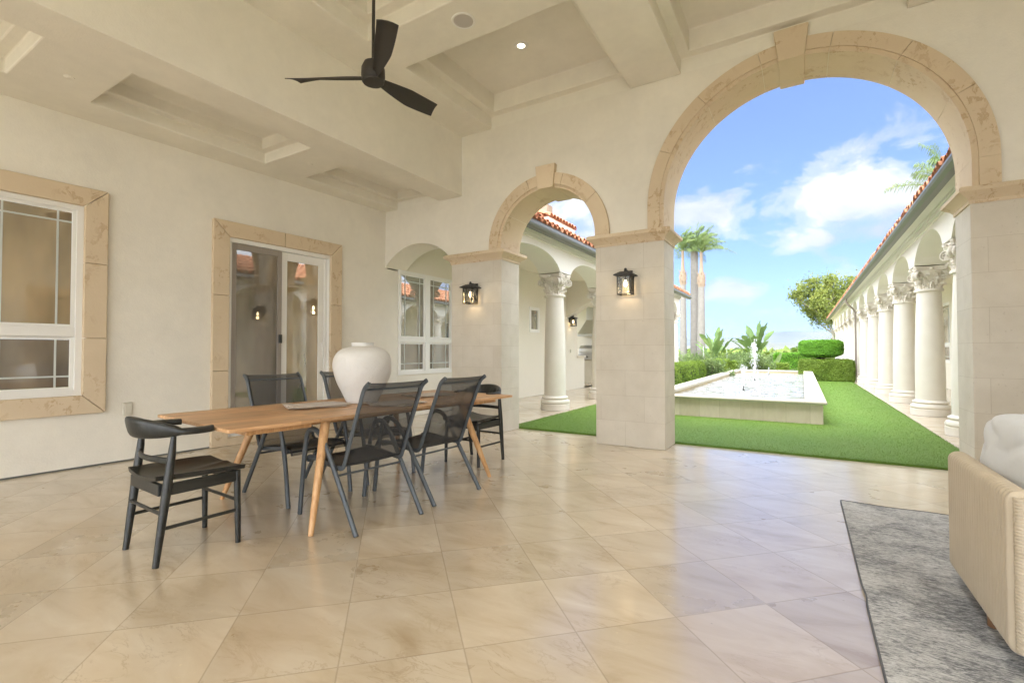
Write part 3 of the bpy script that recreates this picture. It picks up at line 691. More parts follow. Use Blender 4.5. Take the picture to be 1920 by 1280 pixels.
def arch_trim(cx, zc, r, band, nseg, y0=5.868):
    t = MB(); t2 = MB(); gap = .0022
    span = [(-.0, PI)]
    for k in range(nseg):
        a0 = PI*k/nseg+gap/r; a1 = PI*(k+1)/nseg-gap/r
        t.ring(r+.042, r+band, a0, a1, y0, YW+.03, cx, zc, 10)
        t.ring(r+.020, r+.042, a0, a1, y0+.018, YW+.03, cx, zc, 10)
        t.ring(r-.004, r+.022, a0, a1, YW-.022, YB+.02, cx, zc, 10)
        t.ring(r+.022, r+band, a0, a1, YB-.02, YB+.04, cx, zc, 10)
    for sx in (-1, 1):
        def bx(a, b, c, d): t.box(cx+sx*a, cx+sx*b, c, d, 2.69, zc)
        bx(r+.042, r+band, y0, YW+.03); bx(r+.020, r+.042, y0+.018, YW+.03); bx(r-.004, r+.022, YW-.022, YB+.02); bx(r+.022, r+band, YB-.02, YB+.04)
    return t.build('arch_trim', M['trim'], arcade, angle=20)
def keystone(cx, zb, zt, wb, wt, parent):
    k = MB(); k.prism([(cx-wb/2, zb), (cx+wb/2, zb), (cx+wt/2, zt), (cx-wt/2, zt)], 5.835, YB+.07, 'y'); k.build('keystone', M['trim'], parent, bevel=.008)
a = arch_trim(-.045, 2.95, 1.385, .187, 7); keystone(-.075, 4.312, 4.648, .245, .325, a)
a = arch_trim(-3.042, 2.73, .735, .195, 5); keystone(-3.02, 3.445, 3.77, .24, .30, a)
a = arch_trim(2.97, 2.73, .735, .195, 5); keystone(2.97, 3.445, 3.77, .24, .30, a)

# ---------------------------------------------------------------- columns
def volute(mb, c, dirx, r0=.075, turns=1.9, thick=.017, zf=1):
    """spiral scroll in the vertical plane along dirx"""
    d = Vector((*dirx, 0)).normalized(); pts = []; rad = []
    n = 34
    for i in range(n):
        t = i/(n-1); a = PI*.62 - t*turns*2*PI; r = r0*(1-.82*t)
        p = Vector(c) + d*(r*math.cos(a)) + Vector((0, 0, r*math.sin(a))); pts.append(p); rad.append(thick*(1-.45*t))
    side = Vector((-d.y, d.x, 0))
    mb.tube(pts, rad, 6, upv=side, ell=(1.5, .9))
    mb.lathe([(.001, -.012), (.016, -.010), (.016, .010), (.001, .012)], 8, tuple(c))
def leafp(mb, ang, r0, z0, h, w, curl, n=9):
    """acanthus leaf hugging the bell and curling outwards"""
    d = Vector((math.cos(ang), math.sin(ang), 0)); s = Vector((-d.y, d.x, 0)); P_ = []
    for i in range(n):
        t = i/(n-1); z = z0+h*min(t, .86)/.86 - (curl*.8*((t-.86)/.14)**1 if t > .86 else 0)
        r = r0+.02*t+curl*max(0, t-.55)**1.3*2.1
        ww = w*(math.sin(PI*min(1, .22+t*.78))**.6)*(1+.16*(1 if i % 2 else -1)); row = []
        for j in range(7):
            q = (j/6-.5)*2; p = d*(r+.014*(1-abs(q))+.010*(1 if j % 2 else -1)-.02*q*q)+s*(ww*q*.5)+Vector((0, 0, z-.012*abs(q)))
            row.append(tuple(p))
        P_.append(row)
    mb.grid(P_)
def capital_mesh():
    mb = MB(); z0 = 2.335
    mb.lathe([(.185, z0-.02), (.215, z0-.02), (.222, z0), (.215, z0+.022), (.185, z0+.024)], 32)          # astragal
    mb.lathe([(.175, z0+.02), (.172, z0+.12), (.185, z0+.2), (.22, z0+.29), (.27, z0+.36)], 32)
    for k in range(8): leafp(mb, k*PI/4, .178, z0+.02, .135, .13, .06)
    for k in range(8): leafp(mb, k*PI/4+PI/8, .182, z0+.09, .165, .10, .07)
    for k in range(4):
        a = PI/4+k*PI/2; d = (math.cos(a), math.sin(a)); nrm = Vector((-d[1], d[0], 0))
        for sgn in (-1, 1):
            c = Vector((d[0]*.285, d[1]*.285, z0+.262))+nrm*sgn*.028
            volute(mb, c, d, .078)
        mb.tube([(d[0]*.19, d[1]*.19, z0+.1), (d[0]*.20, d[1]*.20, z0+.2), (d[0]*.235, d[1]*.235, z0+.3)], [.02, .026, .03], 8)
        # inner scrolls and rosette on each face
        b = k*PI/2; e = Vector((math.cos(b), math.sin(b), 0)); s = Vector((-e.y, e.x, 0))
        for sgn in (-1, 1):
            c = e*.235+s*sgn*.062+Vector((0, 0, z0+.285)); pts = []
            for i in range(16):
                t = i/15; an = PI*.5+sgn*t*2.6*PI; r = .038*(1-.8*t); pts.append(c+s*(r*math.cos(an))+Vector((0, 0, r*math.sin(an))))
            mb.tube(pts, [.011*(1-.4*i/15) for i in range(16)], 5)
        mb.lathe([(.001, -.03), (.03, -.02), (.034, 0), (.03, .02), (.001, .03)], 10, tuple(e*.262+Vector((0, 0, z0+.39))))
    # abacus with concave sides
    def ab(h0, h1, ex):
        pts = []
        for k in range(4):
            a0 = PI/4+k*PI/2; a1 = a0+PI/2
            p0 = Vector((math.cos(a0), math.sin(a0)))*(.345+ex); p1 = Vector((math.cos(a1), math.sin(a1)))*(.345+ex)
            ch = (p1-p0).normalized()*.03; inn = -((p0+p1)/2).normalized()
            for i in range(9):
                t = i/8; q = (p0+ch)*(1-t)+(p1-ch)*t+inn*(.045*math.sin(PI*t)); pts.append((q.x, q.y))
        mb.prism(pts, h0, h1, 'z')
    ab(z0+.365, z0+.405, 0.0); ab(z0+.405, z0+.44, .018)
    return mb.mesh('capital', merge=False, angle=50)
def column_meshes():
    s = MB(); n = 24
    s.lathe([(.205+.018*(1-(i/n)**2)-.026*(i/n)**2, .28+(2.33-.28)*i/n) for i in range(n+1)], 40)
    b = MB(); b.lathe([(.30, 0), (.30, .115), (.296, .12), (.283, .122), (.29, .13), (.302, .15), (.302, .17), (.29, .192), (.262, .205), (.25, .215), (.252, .225), (.268, .235), (.272, .247), (.262, .262), (.238, .272), (.226, .285)], 44)
    return s.mesh('shaft', merge=False), capital_mesh(), b.mesh('column_base', merge=False, angle=30)
CM = column_meshes()
for me in CM: me.materials.append(M['column'])
def column(parent, x, y, label=None):
    o = bpy.data.objects.new('column', CM[0]); COL.objects.link(o); o.parent = parent; o.location = (x, y, 0)
    for nm, me in (('capital', CM[1]), ('column_base', CM[2])):
        c = bpy.data.objects.new(nm, me); COL.objects.link(c); c.parent = o
    return o

# barrel tiles: one slope; eave at (x0,z0) rising towards x1
def tile_slope(mb, x0, x1, z0, slope, y0, y1, pitch=.205, course=.34, jit=.012):
    n = int((y1-y0)/pitch); L_ = abs(x1-x0); sg = 1 if x1 > x0 else -1; m = int(L_/course)
    r_ = random.Random(int(x0*77)+5)
    for i in range(n):
        yc = y0+(i+.5)*pitch
        for j in range(m):
            ya = yc+r_.uniform(-jit, jit)*.4; xa = x0+sg*(j*course+r_.uniform(-.02, .02)); xb = xa+sg*(course+.05)
            za = z0+abs(xa-x0)*slope*(1 if (xa-x0)*sg > 0 else -1); zb = z0+abs(xb-x0)*slope
            lift = .035+r_.uniform(0, .008)
            ra, rb = .082, .064
            P_ = []
            for (x, z, rr_, lf_) in ((xa, za+lift-.006, ra-.014, 0), (xa, za+lift, ra, 0), (xb, zb+lift*.35, rb, 0)):
                P_.append([(x, ya+rr_*math.cos(PI*t/6), z+rr_*math.sin(PI*t/6)) for t in range(7)])
            mb.grid(P_)
            if j == 0:   # eave birdstop: a second cap under the first, mouth plugged
                P_ = []
                for (x, z, rr_) in ((xa-sg*.035, za+lift-.045, ra*.86), (xa+sg*.2, za+lift-.03, ra*.8)):
                    P_.append([(x, ya+rr_*math.cos(PI*t/6), z+rr_*math.sin(PI*t/6)) for t in range(7)])
                mb.grid(P_)
            P_ = []
            yc2 = ya+pitch/2
            for (x, z, rr_) in ((xa-sg*.02, za+.075, .072), (xb, zb+.055, .060)):
                P_.append([(x, yc2+rr_*math.cos(PI+PI*t/5), z+rr_*.8*math.sin(PI+PI*t/5)) for t in range(6)])
            mb.grid(P_)
    mb.quad((x0+sg*.05, y0, z0), (x0+sg*.05, y1, z0), (x1, y1, z0+L_*slope), (x1, y0, z0+L_*slope))

def colonnade(b, xf, xb, xwall, ycols, yend, zap, sgn, zfoot=2.79):
    """arcade from the patio wall to yend; xf courtyard face, sgn=+1 when the house is towards +x"""
    half = .25
    edges = []; ys = [YB] + ycols
    prof = []
    for k, y in enumerate(ycols):
        pass
    pts = [(YB, zfoot)]
    starts = [YB-(ycols[1]-ycols[0])+(ycols[0]-YB)]
    bays = []
    prev = ycols[0]-(ycols[1]-ycols[0])
    for y in ycols: bays.append((prev+half, y-half)); prev = y
    if yend > prev+1: bays.append((prev+half, prev+(ycols[1]-ycols[0])-half))
    prof = []
    for a, c in bays:
        w = c-a; rr = (w*w/4+(zap-zfoot)**2)/(2*(zap-zfoot)); cy = (a+c)/2
        for i in range(21):
            y = a+w*i/20
            if y < YB: continue
            # slightly fuller than a plain circular segment
            t = abs((y-cy)/(w/2)); z = zfoot+(zap-zfoot)*max(0, 1-t**2.3)**.72
            prof.append((y, z))
    prof = [(YB, prof[0][1])]+prof+[(yend, zfoot)]
    f = MB(); f.wall(prof, 3.32, min(xf, xb), max(xf, xb), 'x'); f.build('arcade', M['white'], b, flip_fix=False)
    f = MB(); x_ = xf-sgn*.035
    f.box(x_, xf+sgn*.01, YB, yend+.03, 3.235, 3.27); f.box(x_-sgn*.012, xf+sgn*.01, YB, yend+.03, 3.27, 3.33); f.box(x_-sgn*.03, xb, YB, yend+.03, 3.33, 3.40)
    f.build('cornice', M['white'], b, bevel=.006)
    f = MB(); f.box(xf-sgn*.30, xf-sgn*.064, YB, yend+.03, 3.375, 3.415); f.build('fascia', M['white'], b)
    f = MB(); f.box(xb-sgn*.01, xwall, YB, yend, 3.30, 3.38); f.build('corridor_ceiling', M['cream'], b)
    for y in ycols: column(b, (xf+xb)/2, y)
def gutter(b, xe, y0, y1, sgn, z=3.41):
    g = MB(); pr = [(0, 0), (-.02, -.03), (-.045, -.055), (-.05, -.085), (-.03, -.115), (.02, -.135), (.10, -.135), (.10, 0)]
    g.prism([(xe-sgn*p[0]*-1 if sgn > 0 else xe-p[0], z+p[1]) for p in pr], y0, y1, 'y'); 
    g.prism([(xe-sgn*.006, z), (xe+sgn*.012, z), (xe+sgn*.012, z+.012), (xe-sgn*.006, z+.012)], y0, y1, 'y')
    return g.build('gutter', M['gutter'], b, bevel=.004)

# ---- right wing
rw = thing('courtyard_wing', 'long white house wing with a colonnade and terracotta roof right of the lawn', 'building')
RC = [9.18+2.62*k for k in range(12)]
colonnade(rw, 1.80, 2.29, 3.95, RC, 39.4, 3.20, 1)
mb = MB(); win_r = [(19.95, 21.35, .82, 2.75), (11.2, 12.2, .82, 2.75)]
mb.holes(YB, 39.4, 0, 3.4, win_r+[(24.2, 25.2, 0, 2.35)], 3.95, 4.2); mb.box(3.95, 10, 39.2, 39.4, 0, 3.4); mb.build('wall', M['cream'], rw, flip_fix=False)
for a, b_, c, d in win_r: sash_window(rw, a, b_, c, d, 1, 1.36, 1.44, x=3.955, pane='pane_out', low='pane_screen', out=-1)
mb = MB(); mb.box(3.99, 4.03, 24.2, 25.2, 0, 2.35); mb.build('door', M['winwhite'], rw, bevel=.01)
mb = MB(); tile_slope(mb, 1.47, 5.2, 3.43, .32, YB+.05, 39.9, course=.6); mb.quad((5.2, YB, 4.62), (5.2, 39.9, 4.62), (9, 39.9, 3.4), (9, YB, 3.4))
mb.build('roof', M['tile'], rw, merge=False, flip_fix=False)
gutter(rw, 1.45, YB+.04, 39.9, 1)
mb = MB(); mb.tube([(1.5, 23.3, 3.3), (1.5, 23.3, 3.16), (1.56, 23.3, 3.06), (1.74, 23.35, 2.86), (1.80, 23.4, 2.72), (1.80, 23.4, .3), (1.78, 23.35, .16), (1.62, 23.1, .06)], .035, 10); mb.build('downspout', M['pipe'], rw)

# ---- left wing
lw = thing('kitchen_wing', 'white colonnaded wing with outdoor kitchen seen through the small arch', 'building')
LC = [8.95+2.62*k for k in range(5)]
colonnade(lw, -4.15, -4.64, XW, LC, 19.6, 3.12, -1)
mb = MB(); mb.holes(6.206, 19.6, 0, 3.4, [(6.216, 7.764, .77, 2.65), (11.03, 11.52, 1.73, 2.34), (14.12, 17.1, 1.0, 2.75), (14.72, 17.1, 0, 1.0)], XW, XW-.25)
mb.box(XW-.27, XW-2.6, 17.2, 17.4, 0, 3.35); mb.holes(13.9, 17.2, 0, 3.35, [(14.1, 17.0, 1.1, 2.9)], XW-2.6, XW-2.4); mb.box(XW-.27, XW-2.6, 13.7, 13.9, 0, 3.35); mb.build('wall', M['cream'], lw, flip_fix=False)  # the outer kitchen wall's opening is unseen, added to let daylight in
mb = MB(); mb.box(XW-.26, XW-2.39, 13.91, 17.19, 3.0, 3.06); mb.build('kitchen_ceiling', M['cream'], lw)
sash_window(lw, 6.214, 7.766, .768, 2.652, 2, 1.36, 1.44, x=XW+.012, pane='pane_out', low='pane_screen')
w_ = bpy.data.objects.new('window', None); COL.objects.link(w_); w_.parent = lw
mb = MB()
for a, b_, c, d in ((11.0, 11.08, 1.70, 2.37), (11.47, 11.55, 1.70, 2.37), (11.08, 11.47, 1.70, 1.78), (11.08, 11.47, 2.29, 2.37)): mb.box(XW-.05, XW+.02, a, b_, c, d)
mb.build('frame', M['winwhite'], w_, bevel=.004); mb = MB(); mb.box(XW-.03, XW-.02, 11.08, 11.47, 1.78, 2.29); mb.build('pane', M['pane_out'], w_)
# cross arch over the corridor
pr = [(XW, 2.2)]+[(XW+1.5*t, 2.2+.62*math.sin(PI/2*t)**.9) for t in np.linspace(0, 1, 16)]+[(-4.64, 2.82)]
mb = MB(); mb.wall([(float(a), float(b_)) for a, b_ in pr], 3.31, 13.35, 13.75, 'y'); mb.build('cross_arch', M['cream'], lw, flip_fix=False)
mb = MB(); mb.box(XW-.30, XW+.05, 14.10, 14.76, 1.0, 1.045); mb.build('counter_top', M['granite'], lw, bevel=.006)
mb = MB(); mb.tube([(XW+.03, 13.02, 3.25), (XW+.03, 13.02, .12)], .022, 8); mb.build('downspout', M['winwhite'], lw)
mb = MB(); tile_slope(mb, -3.86, -6.6, 3.43, .32, YB+.05, 20.1, course=.36); mb.quad((-6.6, YB, 4.30), (-6.6, 20.1, 4.30), (-9.6, 20.1, 3.4), (-9.6, YB, 3.4))
mb.prism([(-3.9, 3.40), (-6.6, 4.28), (-9.6, 3.38)], 20.0, 19.7, 'y')
mb.build('roof', M['tile'], lw, merge=False, flip_fix=False)
gutter(lw, -3.84, YB+.04, 20.15, -1)

cup = thing('roof_turret', 'small white roof turret capped with terracotta tiles behind the small arch', 'turret', (-7.35, 13.9, 3.9))
mb = MB(); mb.box(-.72, .72, -.9, .9, 0, 1.38); mb.sweep_rect(-.72, .72, -.9, .9, [(0, 1.22), (.05, 1.25), (.09, 1.38), (0, 1.40)]); mb.build('wall', M['white'], cup)
mb = MB()
for sg in (1, -1):
    n = 9
    for i in range(n):
        y = -1.0+2.0*(i+.5)/n; r_ = .11; P_ = []
        for (x, z, q) in ((sg*.86, 1.39, r_), (sg*.86, 1.40, r_), (sg*.1, 1.72, r_*.8)): P_.append([(x, y+q*math.cos(PI*t/6), z+q*math.sin(PI*t/6)) for t in range(7)])
        mb.grid(P_)
    n = 7
    for i in range(n):
        x = -.84+1.68*(i+.5)/n; r_ = .11; P_ = []; e = 1-abs(x)/.9
        for (y, z) in ((sg*1.02, 1.39), (sg*(1.02-.8*e), 1.39+.33*e)): P_.append([(x+r_*math.cos(PI*t/6), y, z+r_*math.sin(PI*t/6)) for t in range(7)])
        mb.grid(P_)
mb.add([(-.86, -1.02, 1.38), (.86, -1.02, 1.38), (.86, 1.02, 1.38), (-.86, 1.02, 1.38), (0, -.3, 1.72), (0, .3, 1.72)], [(0, 1, 4), (1, 2, 5, 4), (2, 3, 5), (3, 0, 4, 5)])
mb.build('roof', M['tile'], cup, merge=False, flip_fix=False)
mb = MB(); mb.box(-.2, .2, .1, .5, 1.6, 2.15); mb.build('chimney', M['brownbark'], cup, bevel=.01)

# kitchen fittings
g = thing('barbecue_grill', 'stainless steel barbecue grill built into the kitchen counter', 'grill', (-6.85, 16.7, 0))
mb = MB(); mb.box(-.75, .42, -.02, .45, 0, .88); mb.build('cabinet', M['cab'], g, bevel=.01)
mb = MB(); mb.box(-.36, .40, -.08, .42, .88, 1.08); mb.build('control_panel', M['steel'], g, bevel=.01)
mb = MB(); mb.prism([(-.04, 1.08), (.40, 1.08), (.40, 1.38), (.20, 1.42), (.02, 1.30)], -.36, .40, 'x', True); hd = mb.build('hood_lid', M['steel'], g, bevel=.01)
mb = MB(); mb.tube([(-.30, -.12, 1.16), (.34, -.12, 1.16)], .013, 8); mb.build('handle', M['steel'], hd)
for i in range(3):
    mb = MB(); mb.tube([(-.24+.25*i, -.08, .98), (-.24+.25*i, -.12, .98)], .03, 12); mb.build('knob', M['dark'], g)
g = thing('range_hood', 'pale flared range hood above the barbecue grill', 'hood', (-6.78, 16.9, 1.75))
mb = MB()
def fr(x, y0, z): return [(-x, y0, z), (x, y0, z), (x, .3, z), (-x, .3, z)]
L0, L1, L2, L3 = fr(.44, -.30, 0), fr(.44, -.30, .08), fr(.2, .0, .62), fr(.2, .0, 1.3)
for A_, B_ in ((L0, L1), (L1, L2), (L2, L3)):
    for k in range(4): mb.quad(A_[k], A_[(k+1) % 4], B_[(k+1) % 4], B_[k])
mb.quad(*L0); mb.build('hood_body', M['steel'], g, bevel=.006)

# ---------------------------------------------------------------- lawn
mb = MB(); mb.box(-3.95, 1.60, YB, 23.0, -.02, .018); lawn = struct('lawn', mb, M['turf'])
def blades(name, x0, x1, y0, y1, n, h, w, m, ymul=2.0, edge=None):
    u = rng.random(n)**ymul; y = y0+(y1-y0)*u; x = rng.uniform(x0, x1, n)
    if edge is not None:
        k = len(edge); x = np.concatenate([x, edge[:, 0]]); y = np.concatenate([y, edge[:, 1]]); n += k
    a = rng.uniform(0, 2*PI, n); hh = h*rng.uniform(.6, 1.3, n); lean = rng.normal(0, .35, (n, 2))*h; sc = 1+(y-y0)/8
    dx, dy = np.cos(a)*w*sc, np.sin(a)*w*sc; z0 = np.full(n, .016)
    V = np.stack([np.stack([x-dx, y-dy, z0], 1), np.stack([x+dx, y+dy, z0], 1), np.stack([x+lean[:, 0], y+lean[:, 1], z0+hh], 1)], 1).reshape(-1, 3)
    me = fastmesh(name, V, np.arange(3*n).reshape(-1, 3)); o = obj(name, me, m); return tag(o, 'short bright green artificial turf around the fountain', 'grass', kind='stuff')
ne = 9000; ed = np.stack([rng.uniform(-3.95, 1.6, ne), rng.normal(YB, .008, ne)], 1)
ed2 = np.stack([np.where(rng.random(5000) < .5, -3.95, 1.6)+rng.normal(0, .008, 5000), rng.uniform(YB, 23, 5000)], 1)
blades('grass', -3.95, 1.60, YB, 23.0, 170000, .011, .0016, M['turf'], 1.7, np.concatenate([ed, ed2]))

# ---------------------------------------------------------------- foliage helpers
def leaf_cloud(P, size, aspect=.6, flat=None, jitter=1.0, fold=True):
    """diamond leaves at points P with random orientation; flat = preferred normals"""
    n = len(P); d = rng.normal(size=(n, 3)); d /= np.linalg.norm(d, axis=1)[:, None]
    if flat is not None: nrm = flat+rng.normal(0, .55*jitter, (n, 3))
    else: nrm = rng.normal(size=(n, 3))
    nrm /= np.linalg.norm(nrm, axis=1)[:, None]
    u = np.cross(nrm, d); u /= np.linalg.norm(u, axis=1)[:, None]; v = np.cross(nrm, u)
    s = size*rng.uniform(.6, 1.35, n)[:, None]
    V = np.stack([P-u*s, P-v*s*aspect+nrm*s*.15, P+u*s, P+v*s*aspect+nrm*s*.15], 1).reshape(-1, 3)
    return V, np.arange(4*n).reshape(-1, 4)
def leaf_obj(name, P, size, m, parent=None, **kw):
    V, F = leaf_cloud(P, size, **kw); return obj(name, fastmesh(name, V, F), m, parent)
def box_pts(n, x0, x1, y0, y1, z0, z1, rough=.03, bottom=False):
    """points with normals on a clipped hedge's faces"""
    A = np.array([(y1-y0)*(z1-z0)]*2+[(x1-x0)*(z1-z0)]*2+[(x1-x0)*(y1-y0)]+([(x1-x0)*(y1-y0)] if bottom else []))
    k = rng.choice(len(A), n, p=A/A.sum()); u, v = rng.random(n), rng.random(n)
    X = x0+(x1-x0)*u; Y = y0+(y1-y0)*v; Z = z0+(z1-z0)*v; Yu = y0+(y1-y0)*u
    P = np.empty((n, 3)); N = np.zeros((n, 3))
    for i, (ax, sg, cx) in enumerate(((0, -1, x0), (0, 1, x1), (1, -1, y0), (1, 1, y1), (2, 1, z1), (2, -1, z0))):
        q = k == i
        if not q.any(): continue
        if ax == 0: P[q] = np.stack([np.full(q.sum(), cx), Yu[q], Z[q]], 1)
        elif ax == 1: P[q] = np.stack([X[q], np.full(q.sum(), cx), Z[q]], 1)
        else: P[q] = np.stack([X[q], Y[q], np.full(q.sum(), cx)], 1)
        N[q, ax] = sg
    # rounded arrises and lumps
    c = np.array([(x0+x1)/2, (y0+y1)/2, (z0+z1)/2]); hf = np.array([(x1-x0)/2, (y1-y0)/2, (z1-z0)/2])
    e = (np.abs(P-c)/hf); dmin = hf*(1-e)
    lump = np.sin(P[:, 0]*5.1)*np.sin(P[:, 1]*4.3+1)*np.sin(P[:, 2]*6+2)
    near = np.sort(dmin, axis=1)[:, 1]
    P -= N*(np.clip(.09-near, 0, .09)*.7)[:, None]
    P += N*(lump*rough*.7+rng.normal(0, rough*.55, n)-.4*rough)[:, None]
    return P, N
def hedge(label, x0, x1, y0, y1, z0, z1, n, size=.03, m='box', rough=.03, cat='hedge', group=None, parent=None, bottom=False, name='hedge'):
    t = parent or thing(name, label, cat, ((x0+x1)/2, (y0+y1)/2, 0), 0, group)
    cx, cy = ((x0+x1)/2, (y0+y1)/2) if parent is None else (0, 0)
    P, N = box_pts(n, x0-cx, x1-cx, y0-cy, y1-cy, z0, z1, rough, bottom)
    o = leaf_obj('foliage', P, size, M[m], t, flat=N)
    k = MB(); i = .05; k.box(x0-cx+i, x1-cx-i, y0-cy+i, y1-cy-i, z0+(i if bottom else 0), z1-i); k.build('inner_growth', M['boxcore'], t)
    return t
hedge('long clipped boxwood hedge along the left side of the fountain', -3.75, -3.15, 12.5, 26.5, 0, .80, 30000, .026, 'box', .05)
hedge('low clipped hedge crossing behind the far rim of the fountain', -3.1, -1.75, 26.0, 26.6, 0, .70, 9000, .03, 'box', .05)
hedge('small rounded cube of boxwood behind the fountain, nearer the path', -1.28, -.56, 25.3, 26.0, 0, .62, 7000, .03, 'box', .06, group='boxwood cubes')
hedge('small boxwood cube just left of its twin behind the fountain', -2.15, -1.35, 24.6, 25.3, 0, .60, 7000, .03, 'box', .06, group='boxwood cubes')
hedge('dark green hedge standing behind the topiary, left of it', -1.35, .4, 29.6, 30.4, 0, 1.07, 12000, .032, 'topi', .05)
hedge('broad clipped hedge block at the end of the lawn beside the columns', -.13, 1.70, 22.45, 24.6, 0, .83, 42000, .026, 'box', .04)
tp = thing('topiary', 'round flat topped topiary on a short trunk above the hedge block', 'topiary', (.62, 23.3, 0))
n = 26000; a = rng.uniform(0, 2*PI, n); zz = rng.uniform(.95, 1.61, n); rr_ = .74*(1-np.clip((zz-1.45)/.22, 0, 1)**3*.25)*(1-np.clip((1.12-zz)/.17, 0, 1)**2*.42)
top = rng.random(n) < .33; rad = np.where(top, .66*np.sqrt(rng.random(n)), rr_+rng.normal(0, .022, n)); zz = np.where(top, 1.60+rng.normal(0, .02, n), zz)
P = np.stack([rad*np.cos(a), rad*np.sin(a)*.95, zz], 1); N = np.stack([np.where(top, 0, np.cos(a)), np.where(top, 0, np.sin(a)), np.where(top, 1, .1)], 1)
leaf_obj('foliage', P, .028, M['topi'], tp, flat=N)
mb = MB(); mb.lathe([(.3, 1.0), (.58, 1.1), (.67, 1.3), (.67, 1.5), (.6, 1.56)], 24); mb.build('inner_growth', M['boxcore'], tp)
mb = MB(); mb.tube([(0, 0, .4), (.03, 0, .85), (.1, 0, 1.1)], [.07, .06, .05], 8)
for a in range(6): mb.tube([(.03, 0, .86), (.25*math.cos(a), .25*math.sin(a), .97), (.5*math.cos(a), .5*math.sin(a), 1.06)], [.03, .022, .012], 6)
mb.build('trunk', M['brownbark'], tp)

# big leaf shapes
def blade_mesh(mb, base, az, L_, w, rise, droop, tear=0, n=12, seedr=None, twist=0):
    """a broad leaf on a stalk"""
    r_ = seedr or random; d = Vector((math.cos(az), math.sin(az), 0)); s = Vector((-d.y, d.x, 0)); P_ = []; base = Vector(base)
    for i in range(n+1):
        t = i/n; p = base+d*(L_*t*math.cos(rise)+droop*t*t*.3)+Vector((0, 0, L_*(t*math.sin(rise)-droop*t**2.3*.6)))
        ww = w*math.sin(PI*min(1, (t*.93+.07)))**.7*(1-.15*t)
        if tear and r_.random() < tear: ww *= r_.uniform(.45, .8)
        row = []
        for q in (-1, -.5, 0, .5, 1):
            row.append(tuple(p+s*(q*ww/2)*math.cos(twist)+Vector((0, 0, abs(q)*ww*.16+q*ww/2*math.sin(twist)))))
        P_.append(row)
    mb.grid(P_)
def paradise(label, x, y, H_, seed, cnt=15, spread=1.0):
    t = thing('bird_of_paradise_plant', label, 'plant', (x, y, 0), 0, 'bird of paradise plants'); r_ = random.Random(seed)
    lf = MB(); st = MB()
    for k in range(cnt):
        az = k*2.4+r_.uniform(-.3, .3); tilt = r_.uniform(.05, .95)*spread; hh = H_*(1-.33*tilt)*r_.uniform(.45, .72); out = .55*tilt*H_*.5
        top = (out*math.cos(az), out*math.sin(az), hh); st.tube([(0.12*math.cos(az), .12*math.sin(az), 0), (out*.5*math.cos(az), out*.5*math.sin(az), hh*.6), top], [.03, .024, .014], 6)
        blade_mesh(lf, top, az, H_*r_.uniform(.38, .52), .40*H_/2.5, R(88)-tilt*R(62), .12+.3*tilt, .3, 12, r_, r_.uniform(-.5, .5))
    lf.build('leaves', M['bop'], t, merge=False, flip_fix=False); st.build('stems', M['bop'], t); return t
paradise('tall bird of paradise plant rising directly behind the fountain jet', -1.98, 27.0, 2.65, 4, 17)
paradise('bird of paradise plant beside the palm trunks, left of its taller twin', -4.0, 27.4, 2.4, 9, 16, 1.1)
def shrub(label, x, y, h, w, n, seed, m='shrub', size=.05, cat='shrub', group=None):
    t = thing('shrub', label, cat, (x, y, 0), 0, group); P = rng.normal(size=(n, 3)); P /= np.linalg.norm(P, axis=1)[:, None]
    P *= (rng.random(n)**.45)[:, None]; cl = rng.normal(0, .35, (14, 3)); k = rng.integers(0, 14, n)
    P = P*.55+cl[k]; P = np.clip(P, -1.2, 1.2); P = P*np.array([w/2, w/2, h/2])+np.array([0, 0, h/2]); P[:, 2] = np.abs(P[:, 2])
    leaf_obj('foliage', P, size, M[m], t, aspect=.4); s = MB()
    for a in range(5): s.tube([(0, 0, 0), (.2*w*math.cos(a*1.26), .2*w*math.sin(a*1.26), h*.6)], [.02, .008], 5)
    s.build('stems', M['brownbark'], t); return t
shrub('pale leafy shrub spilling over the hedge left of the fountain', -3.0, 19.6, 1.0, 1.3, 2600, 1, group='shrubs round the fountain', size=.06)
shrub('pale leafy shrub behind the tall fountain jet', -1.9, 24.2, 1.1, 1.4, 2600, 2, group='shrubs round the fountain', size=.06)
for i, (x, y, h, w, lb) in enumerate([(-5.2, 29.5, 1.5, 2.2, 'yellow green bush at the foot of the palm trunks'), (-3.2, 30.2, 1.35, 2.0, 'loose bush between the two paradise plants'),
                                     (-.9, 31.2, 1.2, 1.9, 'low bush right of the tall paradise plant'), (-7.2, 30, 1.6, 2.2, 'pale bush beyond the left wing, left of the palms')]):
    shrub(lb, x, y, h, w, 2600, 10+i, group='garden bushes beyond the hedge', size=.065)
lf = MB(); bl = thing('canna_plant', 'two broad upright yellow green leaves beside the tall paradise plant', 'plant', (-1.2, 26.9, 0))
blade_mesh(lf, (0, 0, .25), .6, 1.0, .42, R(70), .1); blade_mesh(lf, (.1, 0, .2), -.2, .8, .36, R(48), .2); blade_mesh(lf, (.25, .1, .1), .1, 1.0, .16, R(24), .15); lf.build('leaves', M['frond'], bl, merge=False, flip_fix=False)

